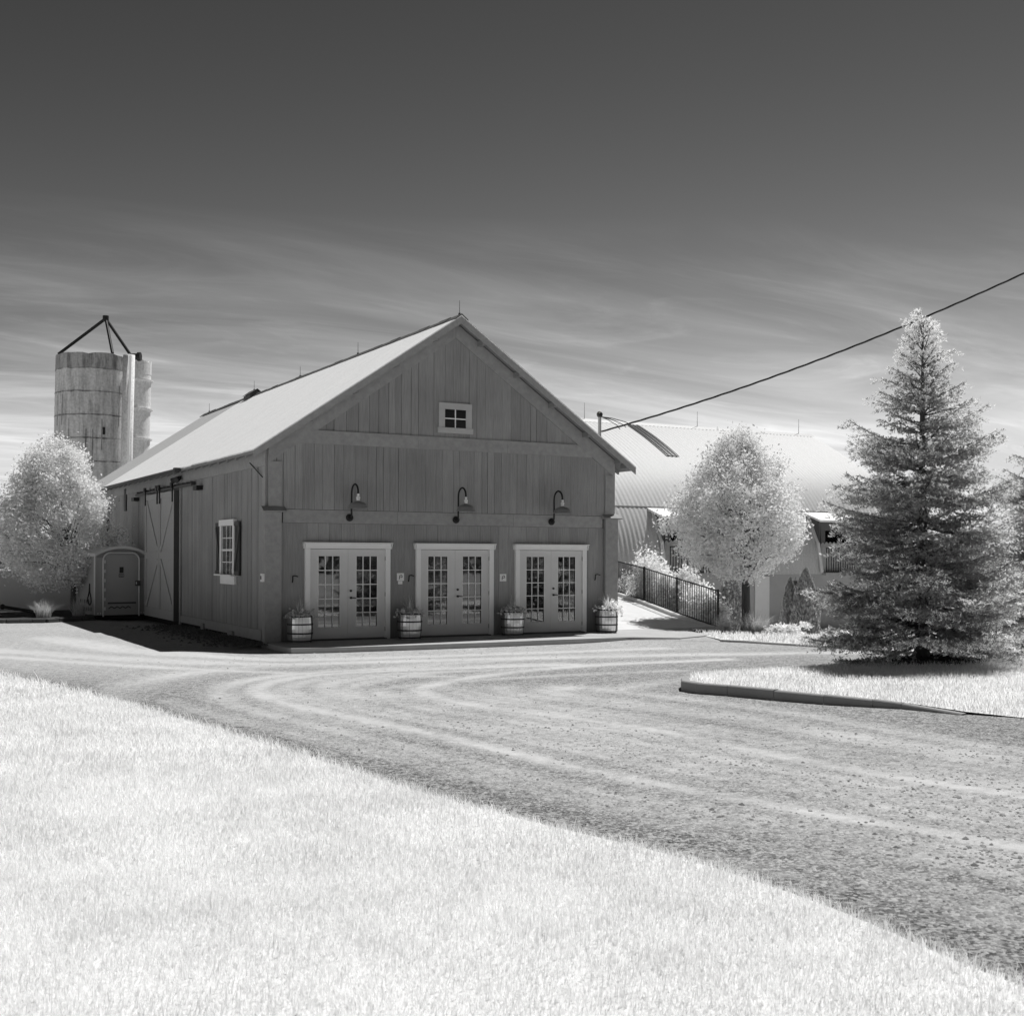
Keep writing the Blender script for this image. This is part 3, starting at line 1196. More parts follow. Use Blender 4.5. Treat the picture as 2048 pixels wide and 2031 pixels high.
slope(-0.42, BL, 0.03, 0.0, True, M['roof'], 'roof')
slope(-0.42, BL, 0.03, 0.0, False, M['roof'], 'roof')
slope(BL + 0.003, BR + 0.3, 0.03, -0.02, True, M['rearroof'], 'rear_roof')
slope(BL + 0.003, BR + 0.3, 0.03, -0.02, False, M['rearroof'], 'rear_roof')
m = MB()
for left in (True, False):
    xa = -OH + 0.02 if left else BW + OH - 0.02
    za = EZ + 0.02 * SL
    zb = EZ + SL * (XM + OH)
    m.prism([(xa, -0.38, za - 0.033), (XM, -0.38, zb - 0.033), (XM, -0.38, zb - 0.10), (xa, -0.38, za - 0.10)], (0, BR + 0.6, 0))
m.build('roof_deck', M['soffit'], barn)
m = MB()
for left in (True, False):
    X = (lambda x: x) if left else (lambda x: BW - x)
    zf = lambda x: EZ + SL * (x + OH) - 0.034
    m.prism([(X(-OH + 0.01), -0.385, zf(-OH + 0.01)), (X(XM), -0.385, zf(XM)), (X(XM), -0.385, zf(XM) - 0.17), (X(-OH + 0.01), -0.385, zf(-OH) - 0.15)], (0, -0.025, 0))
m.build('barge_board', M['trimwood'], barn)
m = MB()
for x in (0.95, 1.95, 2.95, 3.95):
    for X in (x, BW - x):
        z = zroof(X) - 0.104
        m = MB()
        m.box(X - 0.05, X + 0.05, -0.384, -0.108, z - 0.13, z)
        m.build('lookout', M['soffit'], barn)
for X in (BW + 0.02, BW + 0.2, -0.18):
    z = zroof(X) - 0.104
    m = MB()
    m.box(X - 0.04, X + 0.04, -0.384, -0.108, z - 0.10, z)
    m.build('lookout', M['soffit'], barn)
m = MB()
y = 0.3
while y < 17:
    for s in (0, 1):
        X = (lambda x: x) if s == 0 else (lambda x: BW - x)
        zf = lambda x: EZ + SL * (x + OH) - 0.104
        m = MB()
        m.prism([(X(-OH + 0.05), y, zf(-OH + 0.05)), (X(-0.06), y, zf(-0.06)), (X(-0.06), y, zf(-0.06) - 0.10), (X(-OH + 0.05), y, zf(-OH + 0.05) - 0.08)], (0, 0.06, 0))
        m.build('rafter_tail', M['soffit'], barn)
    y += 0.75
m = MB()
zt = EZ + SL * (XM + OH)
y = -0.43
rr_ = random.Random(8)
while y < BR + 0.3:
    h = rr_.uniform(0.0, 0.02)
    m.prism([(XM - 0.17, y, zt - 0.105 + h), (XM, y, zt + 0.025 + h), (XM + 0.17, y, zt - 0.105 + h), (XM + 0.17, y, zt - 0.125), (XM, y, zt + 0.005), (XM - 0.17, y, zt - 0.125)], (0, 0.6, 0))
    y += 0.605
m.build('ridge_cap', M['greydark'], barn)
m = MB()
m.prism([(XM - 0.24, 15.9, zt - 0.18), (XM - 0.24, 15.9, zt - 0.02), (XM, 15.9, zt + 0.15), (XM + 0.24, 15.9, zt - 0.02), (XM + 0.24, 15.9, zt - 0.18)], (0, 0.8, 0))
m.prism([(XM - 0.29, 15.8, zt - 0.02), (XM, 15.8, zt + 0.19), (XM + 0.29, 15.8, zt - 0.02), (XM, 15.8, zt + 0.16)], (0, 1.0, 0))
m.build('roof_vent', M['greydark'], barn)
for y in (-0.30, 6.2, 11.2, 16.2, 22.3):
    m = MB()
    zb = zt + (0.17 if y == 16.2 else 0.02)
    m.tube([(XM - (0.0), y, zb - 0.03), (XM, y, zb + 0.04)], 0.03, 8)
    m.tube([(XM, y, zb), (XM, y, zb + 0.34)], [0.009, 0.005], 6)
    m.build('lightning_rod', M['greydark'], barn)
# gutter along the rear half of the left eave
m = MB()
pr = [(math.cos(t) * 0.065, math.sin(t) * 0.065) for t in np.linspace(math.pi, 2 * math.pi, 8)]
pr2 = [(x * 0.9, z * 0.9) for x, z in pr[::-1]]
m.prism([(-0.53 + x, 6.3, 4.21 + z) for x, z in pr + pr2], (0, BR - 6.3, 0))
m.box(-0.60, -0.46, 6.12, 6.298, 4.12, 4.24)
m.build('gutter', M['greydark'], barn)
m = MB()
m.tube([(-0.53, 18.3, 4.16), (-0.30, 18.3, 3.95), (-0.08, 18.3, 3.8), (-0.08, 18.3, 0.2)], 0.045, 8)
m.build('downspout', M['dark'], barn)


# double French doors: one built, two copied
def french_door(x1):
    d = MB()
    a, b = x1 + 0.05, x1 + 2.112
    d.box(a, a + 0.115, -0.105, -0.024, 0.03, 2.095)
    d.box(b - 0.115, b, -0.105, -0.024, 0.03, 2.095)
    d.box(a - 0.005, b + 0.005, -0.118, -0.024, 2.098, 2.215)
    d.prism([(x1, -0.15, 2.2185), (x1 + 2.162, -0.15, 2.2185), (x1 + 2.162, -0.15, 2.242), (x1, -0.15, 2.242)], (0, 0.126, 0))
    d.prism([(x1 + 0.02, -0.121, 2.10), (x1 + 0.04, -0.121, 2.10), (x1 + 0.025, -0.121, 2.21), (x1 + 0.0, -0.121, 2.21)], (0, 0.09, 0))
    d.prism([(x1 + 2.122, -0.121, 2.10), (x1 + 2.142, -0.121, 2.10), (x1 + 2.162, -0.121, 2.21), (x1 + 2.137, -0.121, 2.21)], (0, 0.09, 0))
    door = d.build('french_door', M['white'], barn, loc=None)
    org = np.array([x1, 0, 0])
    # re-centre on the door itself
    for v in door.data.vertices:
        v.co -= Vector(tuple(org - ORG[barn]))
    door.location = tuple(org - ORG[barn])
    ORG[door] = org
    t = MB()
    t.box(a + 0.118, b - 0.118, -0.20, -0.028, 0.028, 0.05)
    t.build('threshold', M['greydark'], door)
    mid = (a + b) / 2
    for s in (0, 1):
        l0 = a + 0.119 if s == 0 else mid + 0.002
        l1 = mid - 0.002 if s == 0 else b - 0.119
        g0, g1, h0, h1 = l0 + 0.187, l1 - 0.187, 0.06 + 0.26, 2.085 - 0.155
        q = MB()
        y0, y1 = -0.062, -0.03
        q.box(l0, g0, y0, y1, 0.06, 2.085)
        q.box(g1, l1, y0, y1, 0.06, 2.085)
        q.box(g0, g1, y0, y1, 0.06, h0)
        q.box(g0, g1, y0, y1, h1, 2.085)
        # glazing bead and muntins
        for (p0, p1, r0, r1) in ((g0, g0 + 0.016, h0, h1), (g1 - 0.016, g1, h0, h1)):
            q.box(p0, p1, -0.066, -0.0625, r0, r1, 1)
        for k in (1, 2):
            xm = g0 + (g1 - g0) * k / 3
            q.box(xm - 0.010, xm + 0.010, -0.060, -0.042, h0, h1, 1)
        for k in range(1, 5):
            zm = h0 + (h1 - h0) * k / 5
            q.box(g0, g1, -0.058, -0.043, zm - 0.010, zm + 0.010, 1)
        leaf = q.build('door_leaf', [M['doorwhite'], M['muntin']], door)
        g = MB()
        g.box(g0, g1, -0.040, -0.032, h0, h1)
        g.build('pane', M['glass'], door)
        if s == 1:
            hn = MB()
            hn.tube([(l0 + 0.065, -0.063, 0.98), (l0 + 0.065, -0.10, 0.98)], 0.026, 10)
            hn.tube([(l0 + 0.06, -0.105, 0.98), (l0 + 0.175, -0.11, 0.975)], 0.010, 8)
            hn.build('handle', M['dark'], door)
            hn = MB()
            hn.tube([(l0 + 0.065, -0.063, 1.14), (l0 + 0.065, -0.085, 1.14)], 0.027, 10)
            hn.build('deadbolt', M['dark'], door)
        hg = MB()
        xh = l0 - 0.004 if s == 0 else l1 + 0.004
        for zh in (0.25, 1.05, 1.88):
            hg = MB()
            hg.tube([(xh, -0.068, zh - 0.05), (xh, -0.068, zh + 0.05)], 0.008, 6)
            hg.build('hinge', M['greydark'], door)
    return door


door0 = french_door(0.798)
for x1 in (3.52, 6.193):
    c = copy_tree(door0, barn)
    c.location = (x1 - XM, -8.6, 0)

# small gable window
gw = MB()
a, b, z0, z1 = 4.14, 5.01, 4.90, 5.59
cw = 0.155
gw.box(a, b, -0.112, -0.078, z1 - 0.15, z1)
gw.box(a - 0.03, b + 0.03, -0.13, -0.078, z0 - 0.03, z0 + 0.10)
gw.box(a, a + cw, -0.112, -0.078, z0 + 0.103, z1 - 0.153)
gw.box(b - cw, b, -0.112, -0.078, z0 + 0.103, z1 - 0.153)
gwo = gw.build('gable_window', mat('window_casing_weathered', 0.50, 0.7, namp=0.1), barn)
g = MB()
g.box(a + cw, b - cw, -0.092, -0.08, z0 + 0.103, z1 - 0.153)
g.build('pane', M['glassdark'], gwo)
g = MB()
xm, zm = (a + b) / 2, (z0 + 0.103 + z1 - 0.153) / 2
g.box(xm - 0.013, xm + 0.013, -0.104, -0.0925, z0 + 0.103, z1 - 0.153)
g.box(a + cw, b - cw, -0.103, -0.0925, zm - 0.013, zm + 0.013)
g.build('muntin', M['white'], gwo)

# side window with sill box and braced shutters
a, b, z0, z1 = 2.30, 3.54, 1.48, 2.80
sw = MB()
sw.box(-0.10, -0.03, a, a + 0.13, z0, z1 - 0.15)
sw.box(-0.10, -0.03, b - 0.13, b, z0, z1 - 0.15)
sw.box(-0.12, -0.03, a - 0.02, b + 0.02, z1 - 0.147, z1)
swo = sw.build('side_window', M['white'], barn)
g = MB()
g.box(-0.05, -0.035, a + 0.133, b - 0.133, z0, z1 - 0.15)
g.build('pane', M['glass'], swo)
g = MB()
for k in (1, 2):
    ym = a + 0.13 + (b - a - 0.26) * k / 3
    g.box(-0.062, -0.0505, ym - 0.012, ym + 0.012, z0, z1 - 0.15)
for k in (1, 2, 3):
    zm = z0 + (z1 - 0.15 - z0) * k / 4
    g.box(-0.066 if k == 2 else -0.060, -0.0505, a + 0.133, b - 0.133, zm - (0.025 if k == 2 else 0.011), zm + (0.025 if k == 2 else 0.011))
g.build('muntin', M['muntin'], swo)
g = MB()
g.box(-0.20, -0.03, a - 0.10, b + 0.16, z0 - 0.04, z0 - 0.003)
g.build('sill', M['white'], swo)
g = MB()
g.box(-0.085, -0.03, a + 0.0, b - 0.0, z0 - 0.24, z0 - 0.043)
g.build('apron_board', M['white'], swo)
for (p, q, sgn) in ((b + 0.01, b + 0.40, 1), (a - 0.40, a - 0.01, -1)):
    g = MB()
    # boards of the shutter stand off the wall at the top outer corner
    for k in range(3):
        u0 = p + (q - p) * k / 3
        g.box(-0.075, -0.05, u0 + 0.003, u0 + (q - p) / 3 - 0.003, z0 - 0.02, z1 - 0.06)
    so = g.build('shutter', M['dark'], barn)
    h = MB()
    h.box(-0.098, -0.0755, p, q, z1 - 0.16, z1 - 0.06)
    h.box(-0.098, -0.0755, p, q, z0 - 0.02, z0 + 0.08)
    h.bar((-0.0755, q if sgn > 0 else p, z1 - 0.17), (-0.0755, p if sgn > 0 else q, z0 + 0.09), 0.09, 0.022, (-1, 0, 0))
    h.build('brace', M['greydark'], so)

# pair of sliding doors on a track
def sliding_leaf(y0, y1, inner_low):
    z0, z1 = 0.10, 3.73
    q = MB()
    n = 8
    for k in range(n):
        u0 = y0 + (y1 - y0) * k / n
        q.box(-0.165, -0.145, u0 + 0.002, u0 + (y1 - y0) / n - 0.002, z0, z1)
    o = q.build('sliding_door', M['doorwood'], barn)
    f = MB()
    X0, X1 = -0.195, -0.168
    sw_ = 0.15
    zm = 1.92
    f.box(X0, X1, y0, y0 + sw_, z0, z1)
    f.box(X0, X1, y1 - sw_, y1, z0, z1)
    f.box(X0, X1, y0 + sw_ + 0.004, y1 - sw_ - 0.004, z1 - 0.16, z1)
    f.box(X0, X1, y0 + sw_ + 0.004, y1 - sw_ - 0.004, z0, z0 + 0.26)
    f.box(X0, X1, y0 + sw_ + 0.004, y1 - sw_ - 0.004, zm - 0.10, zm + 0.10)
    ym0, ym1 = (y0 + sw_ + 0.03, y1 - sw_ - 0.03)
    hi, lo_ = (ym1, ym0) if inner_low else (ym0, ym1)
    # hi = outer side, lo = side towards the middle
    for (ua, za, ub, zb) in ((hi, z1 - 0.20, lo_, zm + 0.14), (lo_, zm - 0.14, hi, z0 + 0.30)):
        f.bar((-0.168, ua, za), (-0.168, ub, zb), 0.15, 0.026, (-1, 0, 0))
    f.build('frame', M['doorwood'], o)
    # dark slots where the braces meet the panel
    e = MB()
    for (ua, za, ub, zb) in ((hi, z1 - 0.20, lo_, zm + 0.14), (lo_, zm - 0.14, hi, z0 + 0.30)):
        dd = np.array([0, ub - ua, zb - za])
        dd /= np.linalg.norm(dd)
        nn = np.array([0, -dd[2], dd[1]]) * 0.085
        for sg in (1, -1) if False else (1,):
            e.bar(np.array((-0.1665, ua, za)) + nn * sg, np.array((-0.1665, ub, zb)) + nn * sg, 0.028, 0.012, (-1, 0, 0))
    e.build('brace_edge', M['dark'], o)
    for yh in (y0 + 0.14, y1 - 0.14):
        h = MB()
        h.box(-0.225, -0.197, yh - 0.035, yh + 0.035, 3.42, 3.82)
        h.box(-0.26, -0.20, yh - 0.09, yh + 0.09, 3.80, 3.96)
        h.build('hanger', M['black'], o)
    return o


sliding_leaf(7.90, 9.76, False)
sliding_leaf(9.78, 11.64, True)
m = MB()
m.box(-0.196, -0.166, 5.98, 13.05, 3.775, 3.84)
y = 6.2
while y < 13:
    m.box(-0.165, -0.03, y - 0.02, y + 0.02, 3.80, 3.90)
    y += 0.45
m.build('door_track', M['greydark'], barn)
for y in (5.62, 13.45):
    m = MB()
    m.box(-0.20, -0.03, y - 0.19, y + 0.19, 3.64, 3.75)
    m.build('track_stop', M['black'], barn)
m = MB()
m.box(-0.20, -0.03, 7.86, 7.895, 0.08, 3.74)
m.build('door_jamb', M['greydark'], barn)
m = MB()
m.box(-0.165, -0.06, 11.66, 11.70, 0.1, 3.74)
m.build('door_jamb', M['greydark'], barn)
m = MB()
m.box(-0.07, -0.028, 15.18, 15.48, 3.38, 4.12)
m.build('louvre', M['dark'], barn)
m = MB()
m.box(-0.12, -0.03, 7.62, 7.78, 4.03, 4.12)
m.tube([(-0.12, 7.62, 4.06), (-0.24, 7.5, 3.99)], [0.06, 0.085], 10)
m.tube([(-0.12, 7.80, 4.06), (-0.24, 7.92, 3.99)], [0.06, 0.085], 10)
m.build('flood_light', M['dark'], barn)
m = MB()
m.tube([(-0.06, 1.15, 4.06), (-0.075, 0.7, 3.90), (-0.065, 0.16, 3.68)], 0.012, 6)
m.build('wall_cable', M['black'], barn)

# ---- fixtures on the barn front
def barn_lamp(x, label):
    t = thing('barn_lamp', label, 'wall lamp', (x, -0.052, 2.81), 'gooseneck lamps above the doors')
    d = MB()
    d.tube([(x, -0.0525, 2.81), (x, -0.085, 2.81), (x, -0.095, 2.81)], [0.085, 0.085, 0.06], 18)
    d.build('backplate', M['black'], t)
    a = MB()
    pts = [(x, -0.09, 2.81), (x, -0.16, 2.82), (x, -0.185, 2.88), (x, -0.19, 3.1), (x, -0.19, 3.36)]
    for k in range(1, 12):
        g = math.pi * k / 11
        pts.append((x, -0.39 + 0.20 * math.cos(g), 3.36 + 0.20 * math.sin(g)))
    pts[-1] = (x, -0.59, 3.34)
    pts = [pts[0]] + [p for p in pts[1:]]
    q = []
    for p in pts:
        q.append((p[0], p[1] if p[1] > -0.2 else -0.19 - (-(p[1]) - 0.19), p[2]))
    a.tube(q, 0.021, 10)
    a.build('arm', M['black'], t, smooth=True)
    i = MB()
    i.lathe([(0.018, 3.34 - 3), (0.03, 3.325 - 3), (0.03, 3.30 - 3), (0.02, 3.29 - 3), (0.045, 3.265 - 3), (0.05, 3.24 - 3), (0.035, 3.20 - 3), (0.05, 3.18 - 3)], (x, -0.59, 3.0), 16)
    i.build('socket', M['porcelain'], t, smooth=True)
    s = MB()
    s.lathe([(0.03, 0.18), (0.05, 0.165), (0.07, 0.145), (0.135, 0.128), (0.185, 0.095), (0.21, 0.055), (0.22, 0.012), (0.235, 0.0), (0.23, -0.004), (0.20, 0.035), (0.13, 0.09), (0.05, 0.12)], (x, -0.59, 3.01), 28, cap=False)
    s.build('lamp_shade', M['shade'], t, smooth=True)
    return t


l0 = barn_lamp(1.91, 'black gooseneck lamp on the barn beam over the left double door')
for x, lb in ((4.62, 'black gooseneck lamp over the middle double door below the gable window'), (7.28, 'black gooseneck lamp over the right double door beside the sunlit corner')):
    c = copy_tree(l0)
    c.location = (x, -0.052, 2.81)
    c['label'] = lb


def small(name, label, cat, boxes, m_, group=None, tubes=()):
    mb = MB()
    for b_ in boxes:
        mb.box(*b_)
    for pts, r in tubes:
        mb.tube(pts, r, 6)
    c = np.mean(np.array(mb.v), axis=0)
    return tag(mb.build(name, m_, None, loc=c), label, cat, group)


for x, lb in ((0.57, 'small black hook on the wall left of the left double door'),
              (3.40, 'small black hook beside the white plate between left and middle doors'),
              (8.60, 'small black hook on the wall right of the right double door')):
    small('wall_hook', lb, 'hook', [], M['black'], 'small hooks beside the doors',
          [([(x, -0.03, 1.34), (x, -0.06, 1.40), (x, -0.065, 1.48), (x + 0.04, -0.10, 1.49), (x + 0.10, -0.13, 1.47)], 0.013)])


def plate(x, z, label, shape):
    t = thing('sign_plate', label, 'sign', (x, -0.032, z))
    p = MB()
    p.box(x - 0.09, x + 0.09, -0.045, -0.033, z - 0.09, z + 0.09)
    if shape == 0:
        p.box(x - 0.06, x + 0.05, -0.043, -0.033, z - 0.17, z - 0.095)
    p.build('plate', M['white'], t)
    g = MB()
    g.tube([(x - 0.03, -0.048, z - 0.05), (x - 0.02, -0.048, z + 0.03), (x + 0.03, -0.048, z + 0.045), (x + 0.045, -0.048, z), (x + 0.0, -0.048, z - 0.01)], 0.009, 6)
    g.build('mark', M['dark'], t)


plate(3.19, 1.45, 'small white plate on the wall between the left and middle doors', 0)
plate(5.92, 1.42, 'small white square sign between the middle and right doors', 1)
t = thing('junction_box', 'small white box on the left front corner of the barn', 'box', (-0.09, -0.04, 1.44))
b_ = MB()
b_.box(-0.15, -0.0905, -0.10, 0.02, 1.36, 1.54)
b_.build('box', M['white'], t)
b_ = MB()
b_.box(-0.158, -0.1505, -0.07, -0.01, 1.41, 1.49)
b_.build('cover', M['greydark'], t)


# barrel planters
def planter(x, y, seed, label, plant_kind):
    rng = np.random.default_rng(seed)
    t = thing('barrel_planter', label, 'planter', (x, y, 0.025), 'barrel planters along the front wall')
    H, z0 = 0.60, 0.026
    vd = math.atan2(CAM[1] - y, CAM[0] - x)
    body = MB()
    n = 22
    prof = [(0.250, 0.0), (0.272, 0.12), (0.285, 0.30), (0.278, 0.45), (0.262, 0.60)]
    for k in range(n):
        a0, a1 = 2 * math.pi * k / n + 0.012, 2 * math.pi * (k + 1) / n - 0.012
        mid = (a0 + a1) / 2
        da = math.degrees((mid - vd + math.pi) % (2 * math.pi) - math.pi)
        pale = -42 < da < 66  # paler metallic staves on the side that faces the camera
        vs = []
        for r, z in prof:
            vs += [(x + r * math.cos(a0), y + r * math.sin(a0), z0 + z), (x + r * math.cos(a1), y + r * math.sin(a1), z0 + z)]
        for r, z in prof[::-1]:
            r -= 0.02
            vs += [(x + r * math.cos(a0), y + r * math.sin(a0), z0 + z), (x + r * math.cos(a1), y + r * math.sin(a1), z0 + z)]
        m2 = len(vs) // 2
        fs = [(2 * i, 2 * i + 1, 2 * i + 3, 2 * i + 2) for i in range(m2 - 1)] + [(2 * m2 - 2, 2 * m2 - 1, 1, 0)]
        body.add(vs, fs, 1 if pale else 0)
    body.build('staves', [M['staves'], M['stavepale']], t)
    for zh in (0.03, 0.20, 0.40, 0.575):
        h = MB()
        r0 = np.interp(zh, [p[1] for p in prof], [p[0] for p in prof]) + 0.002
        h.lathe([(r0, zh - 0.017), (r0 + 0.006, zh - 0.017), (r0 + 0.006, zh + 0.017), (r0, zh + 0.017)], (x, y, z0), 32, cap=False)
        h.build('hoop', M['dark'], t)
    s = MB()
    s.lathe([(0.24, 0.50), (0.20, 0.565), (0.0, 0.58)], (x, y, z0), 18, cap=False)
    s.build('soil', M['soil'], t)
    # spiky grass in the middle, low trailing plants around the rim
    k = 46
    a = rng.uniform(0, 6.28, k)
    P = np.c_[x + 0.06 * np.cos(a), y + 0.06 * np.sin(a), np.full(k, z0 + 0.58)]
    V1, F1 = reeds(P, 0.40, 0.006, rng, 0.75)
    k = 420
    a = rng.uniform(0, 6.28, k)
    r = 0.30 * np.sqrt(rng.random(k)) + (rng.random(k) < 0.3) * rng.uniform(0, 0.12, k)
    zc_ = z0 + 0.62 + rng.normal(0, 0.04, k) - 0.7 * np.maximum(r - 0.26, 0)
    if plant_kind == 1:
        bb = rng.random(k) < 0.6
        a[bb] = rng.normal(-0.5, 0.5, bb.sum())
        r[bb] = rng.uniform(0.1, 0.42, bb.sum())
        zc_[bb] = z0 + 0.70 + rng.normal(0, 0.06, bb.sum()) - 0.9 * np.maximum(r[bb] - 0.22, 0)
    V2, F2 = leaves(np.c_[x + r * np.cos(a), y + r * np.sin(a), zc_], 0.038, rng, 0.6)
    np_mesh('plant', np.vstack([V1, V2]), np.vstack([F1, F2 + len(V1)]), M['reed'] if plant_kind == 0 else M['leafshrub'], t)
    return t


def reeds(P, ln, w, rng, spread=0.6, seg=4):
    """arching grass leaves: tapered ribbons"""
    n = len(P)
    ang = rng.uniform(0, 6.28, n)
    d = np.c_[np.cos(ang), np.sin(ang), np.zeros(n)]
    sd = np.c_[-np.sin(ang), np.cos(ang), np.zeros(n)]
    L_ = (ln * rng.uniform(0.6, 1.3, n))[:, None]
    sp = (spread * rng.uniform(0.15, 1.2, n))[:, None]
    V = np.empty((n, (seg + 1) * 2, 3))
    for i in range(seg + 1):
        t = i / seg
        c = P + d * L_ * sp * (0.25 * t + 0.75 * t * t) + np.array([0, 0, 1.0]) * L_ * (t - 0.45 * sp * t * t)
        ww = w * (1 - 0.85 * t)
        V[:, 2 * i] = c - sd * ww
        V[:, 2 * i + 1] = c + sd * ww
    b = (np.arange(n) * (seg + 1) * 2)[:, None]
    F = np.concatenate([b + np.array([2 * i, 2 * i + 1, 2 * i + 3, 2 * i + 2]) for i in range(seg)], 1).reshape(-1, 4)
    return V.reshape(-1, 3), F


planter(0.64, -0.36, 1, 'barrel planter with arching grass between the left corner post and left door', 0)
planter(3.29, -0.36, 2, 'barrel planter between the left and middle double doors', 0)
planter(6.02, -0.36, 3, 'barrel planter between the middle and right double doors', 0)
planter(8.73, -0.38, 4, 'barrel planter with bright trailing flowers at the sunlit right corner', 1)

# ------------------------------------------------------------------ arched barn behind, right
AX0, AX1, AY = 11.5, 30.7, 16.0
ARC_K = [(-6.42, 1.28), (-6.31, 2.1), (-6.04, 2.9), (-5.58, 3.7), (-4.84, 4.6), (-3.92, 5.38), (-2.78, 6.1), (-1.42, 6.86), (0.0, 7.55)]
ARC = []
for i_ in range(len(ARC_K) - 1):
    q0, q1, q2, q3 = [np.array(ARC_K[min(max(j_, 0), len(ARC_K) - 1)]) for j_ in (i_ - 1, i_, i_ + 1, i_ + 2)]
    for t_ in (0, 0.25, 0.5, 0.75):
        ARC.append(tuple(0.5 * (2 * q1 + (q2 - q0) * t_ + (2 * q0 - 5 * q1 + 4 * q2 - q3) * t_ ** 2 + (3 * q1 - q0 - 3 * q2 + q3) * t_ ** 3)))
ARC.append(ARC_K[-1])
arch = thing('arched_barn', 'barn with arched corrugated metal roof and two dormer balconies behind the leafy tree', 'barn', (21, 16, -0.95))


def arc_at(z):
    return float(np.interp(z, [p[1] for p in ARC], [p[0] for p in ARC]))


def arch_sheet(name, x0, x1, m_, arc, lift=0.0, period=0.20, amp=0.011, parent=None, sides=(1, -1)):
    prof = []
    for (ya, za), (yb, zb) in zip(arc[:-1], arc[1:]):
        for t in (0.0,):
            prof.append((ya + (yb - ya) * t, za + (zb - za) * t))
    prof.append(arc[-1])
    prof = np.array(prof)
    tg = np.gradient(prof, axis=0)
    tg /= np.linalg.norm(tg, axis=1, keepdims=True)
    nr = np.c_[-tg[:, 1], tg[:, 0]]
    xs = np.arange(x0, x1, period / 6)
    w = amp * np.sin(2 * math.pi * xs / period) + lift
    Vs, Fs = [], []
    off = 0
    for sgn in sides:
        Y = AY + sgn * (prof[:, 0][None, :] + nr[:, 0][None, :] * w[:, None])
        Z = prof[:, 1][None, :] + nr[:, 1][None, :] * w[:, None]
        X = np.repeat(xs[:, None], len(prof), 1)
        V = np.stack([X, Y, Z], 2).reshape(-1, 3)
        a, b = len(xs), len(prof)
        i = (np.arange((a - 1) * b).reshape(a - 1, b)[:, :-1]).ravel()
        Fs.append(np.c_[i, i + b, i + b + 1, i + 1] + off)
        Vs.append(V)
        off += len(V)
    return np_mesh(name, np.vstack(Vs), np.vstack(Fs), m_, parent or arch, smooth=True)


arch_sheet('roof', AX0, AX1, M['archroof'], ARC, parent=arch)
m = MB()
pl = [(y, z) for y, z in ARC] + [(-y, z) for y, z in ARC[-2::-1]]
for xx in (AX0 + 0.2, AX1 - 0.25):
    m.prism([(xx, AY + y * 0.985, z - 0.05) for y, z in pl], (0.06, 0, 0))
m.build('end_wall', M['wood'], arch)
m = MB()
m.box(AX0 + 0.2, AX1 - 0.2, AY - 6.36, AY - 6.1, -1.3, 1.30)
m.box(AX0 + 0.2, AX1 - 0.2, AY + 6.1, AY + 6.36, -1.3, 1.30)
m.box(AX0 + 0.2, AX0 + 0.5, AY - 6.09, AY + 6.09, -1.3, 1.27)
m.box(AX1 - 0.5, AX1 - 0.2, AY - 6.09, AY + 6.09, -1.3, 1.27)
m.build('foundation_wall', M['stucco'], arch)
# a horizontal lap where upper sheets overlap the lower ones
for zc_ in (3.78,):
    m = MB()
    y = AY + arc_at(zc_)
    m.box(AX0, AX1, y - 0.035, y + 0.03, zc_ - 0.008, zc_ + 0.008)
    m.build('sheet_lap', M['archroof'], arch)
m = MB()
m.prism([(AX0 - 0.1, AY - 0.2, 7.46), (AX0 - 0.1, AY, 7.60), (AX0 - 0.1, AY + 0.2, 7.46), (AX0 - 0.1, AY, 7.56)], (AX1 - AX0 + 0.2, 0, 0))
m.build('ridge_cap', M['archroof'], arch)
arch_sheet('roof_patch', 20.3, 21.0, M['newsheet'], [p for p in ARC if 5.9 < p[1] < 7.5], 0.03, parent=arch, sides=(1,))
m = MB()
for x in (18.4, 24.2, 30.0):
    m.tube([(x, AY, 7.55), (x, AY, 8.25)], [0.012, 0.006], 6)
    m.build('lightning_rod', M['greydark'], arch)
    m = MB()


